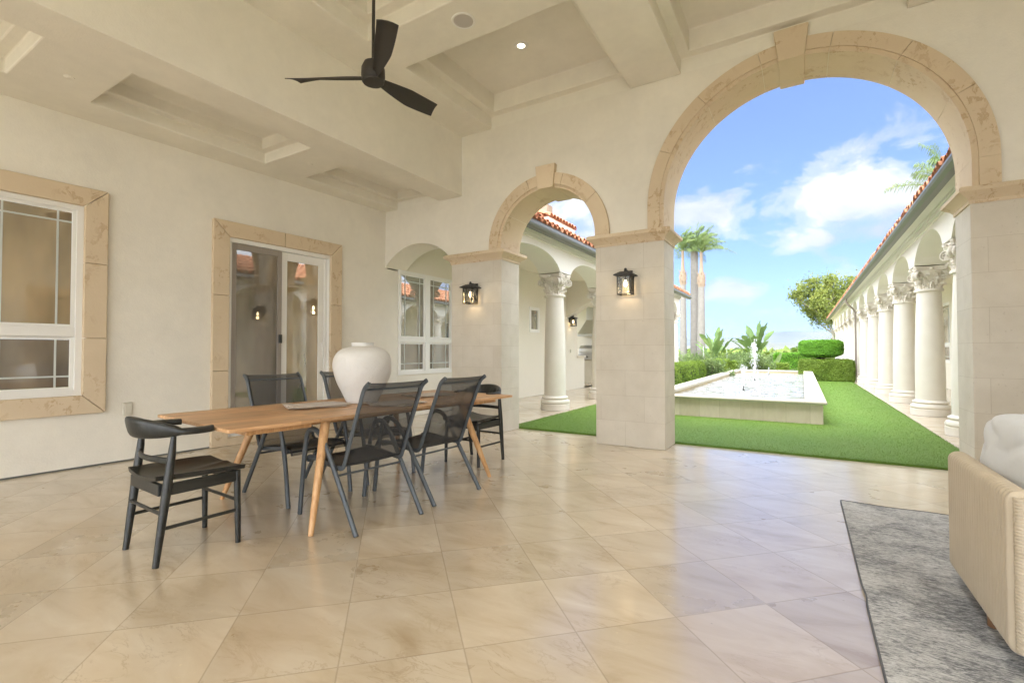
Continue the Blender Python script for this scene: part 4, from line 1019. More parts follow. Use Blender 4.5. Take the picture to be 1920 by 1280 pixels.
# palms
def frond(mb, base, az, L_, rise, droop, r_, nl=46, ll=.55, hang=.8, wind=(0, 0)):
    d = Vector((math.cos(az), math.sin(az), 0)); pts = []; base = Vector(base); n = 14
    for i in range(n+1):
        t = i/n; pts.append(base+d*(L_*(math.cos(rise)*t-.18*t*t))+Vector((wind[0]*t*t, wind[1]*t*t, L_*(math.sin(rise)*t-droop*t*t))))
    mb.tube(pts, [.03*(1-.85*i/n) for i in range(n+1)], 5)
    V = []; F = []
    for i in range(nl):
        t = .12+.88*i/(nl-1); k = min(n-1, int(t*n)); f = t*n-k; p = pts[k]*(1-f)+pts[k+1]*f; tg = (pts[k+1]-pts[k]).normalized()
        s = tg.cross(Vector((0, 0, 1))).normalized()
        for sg in (-1, 1):
            l = ll*math.sin(PI*(.12+.82*t))**.6*r_.uniform(.8, 1.15); q = (s*sg*.75+tg*.55+Vector((0, 0, r_.uniform(-.1, .45)))).normalized()
            a = p; b = p+q*l*.5; c = b+(q+Vector((wind[0]*.3, wind[1]*.3, -hang))).normalized()*l*.55; w = tg*.011
            o = len(V); V += [a-w, a+w, b+w*1.2, b-w*1.2, c]; F += [[o, o+1, o+2, o+3], [o+3, o+2, o+4]]
    mb.add(V, F, True)
def palm(label, x, y, h, seed, wind=(.5, 0), nf=17, rb=.2, rt=.13, scale=1, bulge=True, group='palm trees left of the lawn', lean=(0, 0)):
    t = thing('palm_tree', label, 'palm tree', (x, y, 0), 0, group); r_ = random.Random(seed)
    tr = MB(); n = 60; pts = []; rad = []
    for i in range(n+1):
        q = i/n; pts.append((lean[0]*q, lean[1]*q, h*q)); rad.append((rb+(rt-rb)*q)*(1+.025*(i % 2)))
    tr.tube(pts, rad, 14); tr.build('trunk', M['bark'], t)
    top = Vector((lean[0], lean[1], h))
    if bulge:
        bt = MB(); bt.lathe([(rt*.95, -.1), (rt*1.15, .1), (rt*1.3, .35), (rt*1.1, .65), (rt*.65, .95), (rt*.5, 1.5), (rt*.45, 2.1)], 10, tuple(top))
        for k in range(26):
            a = k*2.4; z = .0+.03*k; bt.tube([top+Vector((rt*.9*math.cos(a), rt*.9*math.sin(a), z)), top+Vector((rt*1.55*math.cos(a), rt*1.55*math.sin(a), z+.16))], [.035, .015], 5)
        bt.build('crown_shaft', M['brownbark'], t); top = top+Vector((0, 0, 2.0))
    cr = MB()
    for k in range(nf):
        rise = R(86)-R(68)*(k/nf)**1.2; frond(cr, top, k*2.4+r_.uniform(-.2, .2), 2.3*scale*r_.uniform(.85, 1.1), rise, .20+.22*r_.random()+.25*k/nf, r_, 34, .62*scale, 1.9, wind)
    cr.build('fronds', M['frond'], t, merge=False, flip_fix=False); return t
palm('left of the three grey palm trunks, its crown streaming in the wind', -6.15, 30, 5.2, 1, (.45, 0), 15, .21, .165, .82)
palm('tallest thick palm trunk in the middle of the three', -5.6, 30.6, 7.4, 2, (.45, .1), 15, .27, .215, .82, bulge=False)
palm('right of the three palms, slim with a brown crown shaft', -5.15, 30, 5.0, 3, (.55, 0), 15, .25, .18, .82, lean=(.05, 0))
palm('palm behind the right wing roof with only its frond tips showing', 5.2, 26.5, 7.9, 8, (-.5, 0), 12, .2, .15, 1.12, bulge=False, group='palm tree beyond the right wing')

# sycamore
def tree(label, x, y, h, w, zb, seed, nl, size, m='syc', trunk_r=.2):
    t = thing('tree', label, 'tree', (x, y, 0)); r_ = random.Random(seed); tr = MB(); tips = []
    def branch(p, d, l, r, lev):
        pts = [p]; q = p; dd = d
        for k in range(4):
            dd = (dd+Vector((r_.gauss(0, .16), r_.gauss(0, .16), r_.gauss(.05, .08)))).normalized(); q = q+dd*l/4; pts.append(q)
        tr.tube(pts, [r*(1-.5*k/4) for k in range(5)], 7 if lev < 2 else 4)
        if lev >= 2: tips.extend(pts[2:])
        if lev < 4:
            for k in range(3 if lev else 5):
                a = r_.uniform(0, 2*PI); s = Vector((math.cos(a), math.sin(a), r_.uniform(-.05, .55))).normalized()
                branch(pts[r_.choice((2, 3, 4))], (dd*.45+s*.85).normalized(), l*r_.uniform(.6, .78), r*.55, lev+1)
    branch(Vector((0, 0, -2)), Vector((-.08, 0, 1)), zb+2.5, trunk_r, 0)
    T = np.array([tuple(p) for p in tips]); T = T[T[:, 2] > zb*.8]
    c = T.mean(0); ext = np.percentile(np.abs(T-c), 90, axis=0); fx_ = np.array([w/2, w/2, (h-zb)/2])*.85/ext
    me_ = tr.mesh('trunk', merge=False); co_ = np.empty(len(me_.vertices)*3); me_.vertices.foreach_get('co', co_); co_ = co_.reshape(-1, 3)
    tgt = np.array([c[0]*.3, c[1]*.3, (h+zb)/2]); blend = np.clip((co_[:, 2]-zb*.35)/(zb*.6), 0, 1)[:, None]
    co_ = co_*(1-blend)+(tgt+(co_-c)*fx_)*blend; me_.vertices.foreach_set('co', co_.ravel()); me_.update(); obj('trunk', me_, M['bark2'], t)
    T = tgt+(T-c)*fx_
    k = rng.integers(0, len(T), nl); P = T[k]+rng.normal(0, .26, (nl, 3))
    q = (np.sin(P[:, 0]*2.3+1)*np.sin(P[:, 1]*2.1)*np.sin(P[:, 2]*2.6+.5)) > -.16; P = P[q]
    P = P[P[:, 2] > zb-.4]
    leaf_obj('crown', P, size, M[m], t, aspect=.75); return t
tree('yellowing sycamore standing behind the topiary at the end of the right wing', 3.0, 47, 6.9, 5.3, 2.5, 5, 32000, .085)

# vineyard rows, tree line and far fields
def rows():
    Ps = []
    for i in range(26):
        y = 44+i*i*.35+i*2.2; n = 2600 if i < 12 else 1600; x = rng.uniform(-y*1.1-10, y*.5+10, n); z = rng.uniform(.25, 1.35, n)-.03-(2.2*min(1, max(0, (y-45)/120)))
        Ps.append(np.stack([x, y+rng.normal(0, .25, n), z], 1))
    P = np.concatenate(Ps); V, F = leaf_cloud(P, .30, .7); V = V.reshape(-1, 4, 3)
    o = obj('vineyard', fastmesh('vineyard', V.reshape(-1, 3), F), M['vine']); tag(o, 'green vineyard rows stretching away beyond the garden', 'vineyard', kind='stuff')
rows()
n = 9000; y = rng.uniform(420, 520, n); x = rng.uniform(-620, 320, n); hh = 5+4*np.sin(x*.031)+3*np.sin(x*.083+1); z = rng.random(n)*np.clip(hh, 1.2, 12)-2.2
o = leaf_obj('far_trees', np.stack([x, y, z], 1), 2.0, M['boxcore'], None); tag(o, 'thin dark line of far trees on the plain', 'trees', kind='stuff')
n = 5000; y = rng.uniform(1100, 1400, n); x = rng.uniform(-1800, 900, n); z = rng.random(n)*9*(.6+.5*np.sin(x*.013))-2.2
o = leaf_obj('far_trees', np.stack([x, y, z], 1), 6.0, M['boxcore'], None); tag(o, 'hazy farther belt of trees below the hills', 'trees', kind='stuff')

# ---------------------------------------------------------------- fountain
fo = thing('fountain', 'long rectangular pale stone fountain pool on the lawn', 'fountain', (-1.15, 9.13, 0))
fx, fy = 1.46, 14.0
mb = MB()
w = .26
for (a, b_, c, d) in ((-fx+.04, fx-.04, .04, w), (-fx+.04, fx-.04, fy-w, fy-.04), (-fx+.04, -fx+w, w, fy-w), (fx-w, fx-.04, w, fy-w)): mb.box(a, b_, c, d, 0, .335)
mb.build('basin_wall', M['basin'], fo)
def coping():
    mb = MB(); o_ = [(-fx, 0), (fx, 0), (fx, fy), (-fx, fy)]; i_ = [(-fx+.29, .29), (fx-.29, .29), (fx-.29, fy-.29), (-fx+.29, fy-.29)]
    pf = [(.035, .335), (.0, .34), (-.012, .352), (-.016, .368), (-.008, .384), (.008, .392)]
    V = []; 
    for d, z in pf: V.append([(o_[0][0]+d, o_[0][1]+d, z), (o_[1][0]-d, o_[1][1]+d, z), (o_[2][0]-d, o_[2][1]-d, z), (o_[3][0]+d, o_[3][1]-d, z)])
    V.append([(x, y, .392) for x, y in i_]); V.append([(x, y, .335) for x, y in i_])
    V.append([(o_[0][0]+.035, o_[0][1]+.035, .335), (o_[1][0]-.035, .035, .335), (o_[2][0]-.035, fy-.035, .335), (o_[3][0]+.035, fy-.035, .335)])
    for A_, B_ in zip(V[:-1], V[1:]):
        for k in range(4): mb.quad(A_[k], A_[(k+1) % 4], B_[(k+1) % 4], B_[k])
    mb.sm = [True]*len(mb.f); return mb
coping().build('coping', M['coping'], fo, angle=50)
mb = MB()
for (a, b_, c, d) in ((-fx+w, fx-w, w, w+.01), (-fx+w, fx-w, fy-w-.01, fy-w), (-fx+w, -fx+w+.01, w+.01, fy-w-.01), (fx-w-.01, fx-w, w+.01, fy-w-.01)): mb.box(a, b_, c, d, .02, .333)
mb.build('basin_lining', M['liner'], fo)
mb = MB(); P_ = []
nx, ny = 60, 260
for j in range(ny+1):
    row = []
    for i in range(nx+1):
        x = -fx+w+.012+(2*(fx-w)-.024)*i/nx; y = w+.012+(fy-2*w-.024)*j/ny
        z = .265+.006*math.sin(x*9+y*3)+.005*math.sin(y*8-x*5+1)
        for jx, jy in ((-.03, 3.0), (-.12, 7.3), (-.02, 11.6)):
            r_ = math.hypot(x-jx, y-jy); z += .018*math.cos(r_*13)*math.exp(-r_*1.1)
        row.append((x, y, z))
    P_.append(row)
mb.grid(P_); mb.build('water_surface', M['water'], fo, merge=False)
mb = MB(); mb.box(-fx+w, fx-w, w, fy-w, .02, .05); mb.build('basin_floor', M['liner'], fo)
def jet(label, x, y, h, rad, n, blob=0, base=.27, noz=True, nm='water_jet', group='fountain jets in the pool'):
    t = thing(nm, label, 'water jet', (x, y, base), 0, group)
    ns = max(3, int(rad*46)); sa = rng.uniform(0, 2*PI, ns); sr = rad*rng.uniform(.25, 1.0, ns); sh = rng.uniform(.55, 1.0, ns); sh[0] = 1.0
    q_ = rng.integers(0, ns, n); k = rng.random(n); hh = h*sh[q_]; out = sr[q_]
    tt = k**.85; z = hh*4*tt*(1-tt)*.0+np.where(tt < .5, hh*(1-(1-2*tt)**2), hh*(1-(2*tt-1)**2)); rr0 = out*tt
    jx = rng.normal(0, .05*rad+.004, n)*(1+tt*1.6); jy = rng.normal(0, .05*rad+.004, n)*(1+tt*1.6)
    P = np.stack([rr0*np.cos(sa[q_])+jx, rr0*np.sin(sa[q_])+jy, z], 1)
    if blob:
        m_ = n//2; q = rng.normal(size=(m_, 3)); q /= np.linalg.norm(q, axis=1)[:, None]; q = q*blob*rng.random(m_)[:, None]**.4; q[:, 2] = q[:, 2]*1.15+h; P = np.concatenate([P, q])
    n = len(P); s = (rad*.012+.0042)*rng.uniform(.4, 1.7, n)[:, None, None]; el = rng.uniform(1, 3.8, n)
    D = np.array([(1, 0, 0), (-1, 0, 0), (0, 1, 0), (0, -1, 0), (0, 0, 1), (0, 0, -1)], float)
    V = P[:, None, :]+D[None]*s*np.stack([np.ones(n), np.ones(n), el], 1)[:, None, :]
    f = np.array([(0, 2, 4), (2, 1, 4), (1, 3, 4), (3, 0, 4), (2, 0, 5), (1, 2, 5), (3, 1, 5), (0, 3, 5)]); F = (f[None]+np.arange(n)[:, None, None]*6).reshape(-1, 3)
    obj('spray', fastmesh('spray', V.reshape(-1, 3), F, True), M['foam'], t)['kind'] = 'stuff'
    st = MB(); st.tube([(0, 0, 0), (0, 0, h*.55), (0, 0, h*.96)], [rad*.02+.004, rad*.03+.004, rad*.02+.002], 8); st.build('stream', M['foam'], t)
    if noz:
        q = MB(); q.lathe([(.02, -.05), (.02, .06), (.012, .10), (.012, .13)], 12); q.build('nozzle', M['dark'], t)
    return t
jet('short nearest fountain jet topped by a round ball of foam', -1.17, 12.15, .53, .045, 260, .085)
jet('tallest fountain jet in the middle of the pool, wide and ragged', -1.27, 16.45, 1.28, .20, 900)
jet('thin low jet at the far end of the pool', -1.12, 20.8, .30, .05, 120)
for i, (x, y, h, lb) in enumerate([(-6.0, 27.9, 1.25, 'slim jet beside the palm trunks beyond the hedge'), (-4.55, 27.2, 1.35, 'slim jet beyond the hedge between palms and paradise plant'), (-3.45, 27.6, 1.2, 'slim jet beyond the hedge right of the smaller paradise plant')]):
    jet(lb, x, y, h, .07, 190, 0, .15, True, group='jets beyond the hedge')

# ================================================================== FIXTURES
def lantern(label, loc, rotz, lit=True, group=None):
    """wall lantern; local -y points away from the wall at y=0; origin at lantern middle height"""
    t = thing('wall_lantern', label, 'lantern', loc, rotz, group)
    k = MB(); k.box(-.055, .055, -.018, 0, -.04, .165); k.build('backplate', M['black'], t, bevel=.004)
    k = MB(); k.box(-.018, .018, -.135, -.018, .135, .160); k.lathe([(.001, .0), (.014, .0), (.018, .012), (.012, .024), (.001, .027)], 10, (0, -.125, .158)); k.build('arm', M['black'], t, bevel=.003)
    k = MB(); c = -.125; a = .118; b_ = .055
    lo = [(-a, c-a, .085), (a, c-a, .085), (a, c+a, .085), (-a, c+a, .085)]; l2 = [(x, y, z+.012) for x, y, z in lo]; up = [(-b_, c-b_, .135), (b_, c-b_, .135), (b_, c+b_, .135), (-b_, c+b_, .135)]
    for i in range(4):
        j = (i+1) % 4; k.quad(lo[i], lo[j], l2[j], l2[i]); k.quad(l2[i], l2[j], up[j], up[i])
    k.quad(*lo[::-1]); k.quad(*up); k.build('roof', M['black'], t)
    k = MB(); w = .078; r_ = .0055
    for sx in (-1, 1):
        for sy in (-1, 1): k.box(sx*w-r_, sx*w+r_, c+sy*w-r_, c+sy*w+r_, -.145, .085)
    for z in (-.150, .072):
        for s in (-1, 1): k.box(-w-r_, w+r_, c+s*w-r_*.98, c+s*w+r_*.98, z, z+.011); k.box(s*w-r_*.97, s*w+r_*.97, c-w, c+w, z+.0005, z+.0105)
    k.build('cage', M['black'], t)
    k = MB()
    for s in (-1, 1): k.box(s*w-.001, s*w+.001, c-w+r_, c+w-r_, -.138, .072); k.box(-w+r_, w-r_, c+s*w-.001, c+s*w+.001, -.138, .072)
    k.build('glass', M['lglass'], t)
    k = MB(); k.lathe([(.018, .03), (.018, .083)], 12, (0, c, 0)); k.build('socket', M['black'], t)
    k = MB(); k.lathe([(.001, -.055), (.012, -.05), (.021, -.032), (.024, -.015), (.018, .008), (.012, .03)], 14, (0, c, 0)); k.build('bulb', M['bulb'], t)
    if lit:
        l = bpy.data.lights.new('lantern_light', 'POINT'); l.energy = .3; l.color = (1, .72, .42); l.shadow_soft_size = .03
        lo_ = bpy.data.objects.new('lantern_light', l); COL.objects.link(lo_); lo_.parent = t; lo_.location = (0, c, -.10)
    return t
lantern('black box lantern on the stone pillar between the two arches', (-1.87, YW, 2.045), 0, group='black wall lanterns')
lantern('black box lantern on the stone pier left of the small arch', (-4.245, YW, 2.055), 0, group='black wall lanterns')
lantern('small black lantern beside the outdoor kitchen opening', (XW, 13.55, 2.11), PI/2, group='black wall lanterns')
lantern('small lantern glimpsed between the far columns of the right wing', (3.95, 26.3, 2.2), -PI/2, group='black wall lanterns')
lantern('black lantern on the right hand pillar just outside the picture', (2.02, YW, 2.045), 0, group='black wall lanterns')

# ceiling fan
fan = thing('ceiling_fan', 'dark three bladed ceiling fan on a long rod', 'fan', (-2.885, 2.63, 3.34))
mb = MB(); mb.tube([(0, 0, .10), (0, 0, 1.58)], .013, 12); mb.build('rod', M['fanmat'], fan)
mb = MB(); mb.lathe([(.02, 1.61), (.07, 1.608), (.07, 1.56), (.03, 1.52), (.02, 1.52)], 24); mb.build('canopy', M['fanmat'], fan)
mb = MB(); mb.lathe([(.001, .0-.025), (.078, -.023), (.086, -.012), (.086, .0)], 32); mb.build('hub_cap', M['fanmat'], fan)
mb = MB(); mb.lathe([(.086, .0), (.092, .03), (.090, .09), (.07, .135), (.035, .155), (.02, .17)], 32); mb.build('motor', M['fanmat'], fan)
def fan_blade():
    mb = MB(); P_ = []; n = 22
    for i in range(n+1):
        t = i/n; r_ = .06+.61*t; tw = R(34)*(1-t)**.8+R(15); w = .05+.090*min(1, t*1.9)**.9
        sweep = -.05*t*t+.03*t; row = []
        for side in (1, -1):
            for q in ((-1, -.5, 0, .5, 1) if side == 1 else (1, .5, 0, -.5, -1)):
                y = q*w/2; z = .016+.03*(1-q*q)*.4+side*.0035; rr = r_ + (.03*q if i == n else .03*q*t)
                row.append((rr, sweep+y*math.cos(tw), z-y*math.sin(tw)+.02*t))
        row.append(row[0]); P_.append(row)
    mb.grid(P_)
    mb.f.append([len(mb.v)-11+k for k in range(10)]); mb.sm.append(False)
    return mb.mesh('blade', merge=True, angle=50)
fb = fan_blade(); fb.materials.append(M['fanmat'])
for a in (207, 87, 327):
    o = bpy.data.objects.new('blade', fb); COL.objects.link(o); o.parent = fan; o.rotation_euler.z = R(a)
# recessed lights: the lit one in view and its fellows in the other coffers
def downlight(x, y, z, label, st=9):
    t = thing('recessed_light', label, 'ceiling light', (x, y, z), 0, 'recessed ceiling lights')
    k = MB(); k.lathe([(.045, -.002), (.05, -.010), (.082, -.008), (.088, .0)], 32, caps=False); k.build('trim_ring', M['winwhite'], t)
    k = MB(); k.lathe([(.001, -.003), (.046, -.003)], 24, caps=False); k.build('lens', M['down'], t)
    l = bpy.data.lights.new('downlight_lamp', 'SPOT'); l.energy = st; l.color = (1, .95, .87); l.spot_size = R(84); l.spot_blend = 1.0; l.shadow_soft_size = .12
    lo = bpy.data.objects.new('downlight_lamp', l); COL.objects.link(lo); lo.parent = t; lo.location = (0, 0, -.03)
for x, y, lb in ((-2.92, 5.02, 'lit recessed light in the ceiling coffer above the small arch'), (-.16, 5.02, 'recessed light in the coffer above the large arch'), (-.16, 2.65, 'recessed light in the middle coffer over the floor'),
                 (-2.89, .3, 'recessed light in the coffer behind the fan'), (-.16, .3, 'recessed light in the coffer above the photographer'), (2.52, 2.65, 'recessed light in the coffer over the sofa')):
    downlight(x, y, 4.95, lb, 34)
sp = thing('ceiling_speaker', 'round flush ceiling speaker on the beam near the lit downlight', 'speaker', (-2.884, 3.805, 4.52))
mb = MB(); mb.lathe([(.098, -.006), (.104, -.010), (.118, -.008), (.122, .0)], 40, caps=False); mb.build('rim', M['winwhite'], sp)
mb = MB(); mb.lathe([(.001, -.008), (.06, -.008), (.1, -.006)], 40, caps=False); mb.build('grille', M['speaker'], sp)
for (x, y, z, lb) in ((-4.226, 4.50, 4.52, 'small round sprinkler cap beside the fan blade tip'), (-5.477, 1.53, 3.6, 'small round ceiling cap between the two left coffers'), (-5.39, 3.87, 3.6, 'small round ceiling cap right of the middle left coffer')):
    mb = MB(); mb.lathe([(.001, -.008), (.030, -.007), (.036, -.003), (.038, 0)], 24, caps=False); o = mb.build('sprinkler_cap', M['ceil'], loc=(x, y, z)); tag(o, lb, 'sprinkler cap', 'ceiling sprinkler caps')
def plate(label, loc, w=.085, h=.14, x=1):
    t = thing('outlet_cover', label, 'outlet cover', loc); k = MB(); k.box(0, .03*x, -w/2, w/2, -h/2, h/2); k.build('cover', M['plastic'], t, bevel=.006)
    k = MB(); k.box(.03*x, .036*x, -w/2+.012, w/2-.012, -h/2+.014, h/2-.014); k.build('lid', M['plastic'], t, bevel=.004)
plate('weathered outlet cover on the house wall between window and door', (-6.45+.05*2.30+.0, 2.30, .568))
plate('outlet cover low on the corridor wall beyond the small arch', (XW, 10.35, .42), .07, .12)
plate('switch plate below the small kitchen lantern', (XW, 13.6, 1.2), .06, .11)

# ================================================================== FURNITURE
# dining table (local y along its length)
TR = R(-5.4)
tb = thing('dining_table', 'long light wood extending dining table with splayed round legs', 'table', (-3.305, 2.965, 0), TR)
mb = MB()
# central top plus two draw leaves, butted with hairline joints
def plank(y0, y1, z0=.717, z1=.740, name='tabletop', ch=.0):
    k = MB(); k.box(-.578, .578, y0, y1, z0, z1); return k.build(name, M['teak'], tb, bevel=.004)
plank(-.80, .80); plank(-1.385, -.802, name='table_leaf'); plank(.802, 1.385, name='table_leaf')
for a_, b_ in ((-1.24, -.80), (.80, 1.24)): k = MB(); k.box(-.47, .47, a_, b_, .672, .716); k.build('leaf_rail', M['teakleg'], tb, bevel=.008)
k = MB(); k.box(-.42, .42, -.79, -.765, .68, .716); k.box(-.42, .42, .765, .79, .68, .716); k.box(-.42, -.395, -.765, .765, .68, .716); k.box(.395, .42, -.765, .765, .68, .716); k.build('apron', M['teakleg'], tb, bevel=.004)
for sx in (-1, 1):
    for sy in (-1, 1):
        k = MB(); a = Vector((sx*.475, sy*.70, .716)); b = Vector((sx*.655, sy*.915, 0)); n = 10
        k.tube([b+(a-b)*t/n for t in range(n+1)], [.0165+.017*(t/n)**.7 for t in range(n+1)], 16); k.build('leg', M['teakleg'], tb)
# vase
v = thing('vase', 'large rough white ceramic vase with a narrow neck on the table', 'vase', (-3.36, 2.96, .741), .3)
mb = MB(); pr = [(.001, 0), (.125, 0), (.133, .006), (.142, .03), (.170, .09), (.208, .16), (.238, .235), (.253, .30), (.255, .345), (.249, .39), (.234, .43), (.205, .462), (.163, .484), (.120, .496), (.099, .500), (.094, .508), (.095, .522), (.097, .530), (.093, .535), (.086, .531), (.086, .50), (.10, .47), (.001, .44)]
def smooth_prof(p, k=3):
    for _ in range(k):
        q = [p[0]]
        for a, b in zip(p[:-1], p[1:]): q += [(a[0]*.75+b[0]*.25, a[1]*.75+b[1]*.25), (a[0]*.25+b[0]*.75, a[1]*.25+b[1]*.75)]
        p = q+[p[-1]]
    return p
mb.lathe(smooth_prof(pr, 2), 64, caps=False); vb = mb.build('vase_body', M['vase'], v, angle=80)
# a hand-built, uneven surface
me = vb.data; co = np.empty(len(me.vertices)*3); me.vertices.foreach_get('co', co); co = co.reshape(-1, 3); an = np.arctan2(co[:, 1], co[:, 0])
s = 1+.012*np.sin(an*2+co[:, 2]*9)+.007*np.sin(an*5+co[:, 2]*23)+.004*np.sin(an*11-co[:, 2]*41); co[:, 0] *= s; co[:, 1] *= s; me.vertices.foreach_set('co', co.ravel()); me.update()
# folded placemats
def placemats(label, x, y, rot, nsh, seed):
    t = thing('placemat_stack', label, 'placemats', (x, y, .741), rot, 'folded placemats on the table'); r_ = random.Random(seed)
    for i in range(nsh):
        P_ = []; w, l = .32, .44; a = r_.uniform(-.3, .3); ox, oy = r_.uniform(-.03, .03), r_.uniform(-.03, .03)
        for s_ in (0, 1):
            for j in range(13):
                row = []
                for k2 in range(9):
                    u, vv = j/12-.5, k2/8-.5; x_, y_ = u*l, vv*w; z = .002+i*.006+s_*.004+.003*math.sin(j*1.3+i)*math.cos(k2*.9)*(abs(u)*2)**2+(.008 if (j in (0, 1) and s_) else 0)*abs(math.sin(k2))
                    row.append((x_*math.cos(a)-y_*math.sin(a)+ox, x_*math.sin(a)+y_*math.cos(a)+oy, z))
                if s_: row = row
                P_.append(row)
            if s_ == 0: Q = P_; P_ = []
        mb = MB(); mb.grid(Q); mb.grid(P_); ring = lambda G: [r[0] for r in G]+[c for c in G[-1][1:]]+[r[-1] for r in G[::-1][1:]]+[c for c in G[0][::-1][1:-1]]
        A_, B_ = ring(Q), ring(P_)
        for k2 in range(len(A_)): mb.quad(A_[k2], A_[(k2+1) % len(A_)], B_[(k2+1) % len(A_)], B_[k2])
        mb.build('placemat', M['mat_cloth'], t)
    return t
placemats('fan of striped placemats lying in front of the vase, nearest the near table end', -3.47, 2.55, 1.25, 3, 1)
placemats('placemats tucked close against the right of the vase foot', -3.02, 3.02, 1.6, 2, 2)
placemats('placemats at the far end of the table behind the second mesh chair', -3.33, 3.78, 1.4, 2, 3)

# black wooden armchairs: local +y is the way the sitter faces
def wood_chair(label, loc, rot):
    t = thing('wooden_armchair', label, 'chair', loc, rot, 'black wooden armchairs at the table ends')
    for sx in (-1, 1):
        k = MB(); pts = [(sx*.222, -.225, 0), (sx*.224, -.20, .22), (sx*.226, -.175, .44), (sx*.228, -.155, .62), (sx*.229, -.148, .715)]
        k.tube(pts, [.0165, .021, .0245, .020, .0135], 14); k.build('leg', M['darkwood'], t)
        k = MB(); k.tube([(sx*.225, .215, 0), (sx*.222, .212, .2), (sx*.216, .208, .45)], [.0155, .0185, .0205], 14); k.build('leg', M['darkwood'], t)
        k = MB(); k.tube([(sx*.224, -.20, .205), (sx*.223, .21, .205)], .0105, 10); k.build('stretcher', M['darkwood'], t)
    k = MB(); k.tube([(-.223, .211, .265), (.223, .211, .265)], .0105, 10); k.build('stretcher', M['darkwood'], t)
    k = MB(); k.tube([(-.224, -.205, .29), (.224, -.205, .29)], .0105, 10); k.build('stretcher', M['darkwood'], t)
    # saddle seat
    k = MB(); top = []; bot = []; n = 22
    for j in range(n+1):
        v_ = j/n; y = -.225+.475*v_; hw = .205+.035*math.sin(PI*min(1, v_*1.1)*.5); rt, rb = [], []
        for i in range(n+1):
            u = i/n*2-1; x = u*hw; dish = .026*(1-abs(u)**2.4)*math.sin(PI*min(1, .12+v_*.9))**.8
            z = .474+.012*abs(u)**2-dish+.010*math.exp(-(u/.14)**2)*max(0, v_-.45)*1.5-.010*max(0, v_-.85)*6*(1-abs(u)**2*.4)*.6+.012*(1-v_)
            rt.append((x, y, z)); rb.append((x*.97, y*.985, .432 if 0 else z-.026))
        top.append(rt); bot.append(rb)
    k.grid(top); k.grid(bot); ring = lambda G: [r[0] for r in G]+[c for c in G[-1][1:]]+[r[-1] for r in G[::-1][1:]]+[c for c in G[0][::-1][1:-1]]
    A_, B_ = ring(top), ring(bot)
    for i in range(len(A_)): k.quad(A_[i], A_[(i+1) % len(A_)], B_[(i+1) % len(A_)], B_[i])
    k.build('seat', M['darkwood'], t, angle=50)
    k = MB(); z0, z1 = .385, .451
    k.box(-.205, .205, .198, .222, z0, z1); k.box(-.205, .205, -.212, -.188, z0, z1); k.box(-.232, -.208, -.19, .20, z0, z1); k.box(.208, .232, -.19, .20, z0, z1); k.build('apron', M['darkwood'], t, bevel=.003)
    # lower back rail
    k = MB(); pts = []
    for i in range(13):
        u = i/12*2-1; pts.append((u*.228, -.158-.045*(1-u*u), .578))
    k.tube(pts, .012, 8, upv=(0, 0, 1), ell=(1.5, .75)); k.build('back_rail', M['darkwood'], t)
    # crest sweeping round into the arms
    k = MB(); n = 48; P_ = []
    for i in range(n+1):
        s_ = i/n*2-1; a = s_*R(112)
        if abs(a) < R(90): c = Vector((.252*math.sin(a), -.03-.235*math.cos(a), 0)); d = Vector((math.sin(a), -math.cos(a), 0))
        else:
            e = (abs(a)-R(90))/R(22); c = Vector((math.copysign(.252-.03*e*e, a), -.03+.09*e, 0)); d = Vector((math.copysign(1, a), 0, 0))
        q = abs(s_); mid = max(0, 1-(q/.62)**2)**.8
        hz = .020+.042*mid; wd = .023+.008*(1-mid)+(-.010 if q > .96 else 0)
        zc = .742+.020*mid-.006*q; tilt = .014*mid
        row = []
        for j in range(14):
            b_ = 2*PI*j/14; ca, sa = math.cos(b_), math.sin(b_); ca = math.copysign(abs(ca)**.7, ca); sa = math.copysign(abs(sa)**.7, sa)
            row.append(tuple(c+d*(ca*wd+tilt*sa)+Vector((0, 0, zc+sa*hz))))
        row.append(row[0]); P_.append(row)
    k.grid(P_)
    for e_ in (P_[0], P_[-1]): k.add(e_[:-1], [list(range(14))])
    k.build('arm_rail', M['darkwood'], t, angle=60)
    return t
wood_chair('black wooden armchair at the near end of the table, closest to the camera', (-3.285, 1.495, 0), R(-3))
wood_chair('black wooden armchair at the far end of the table, beside the stone pier', (-3.085, 4.285, 0), PI+R(-3))

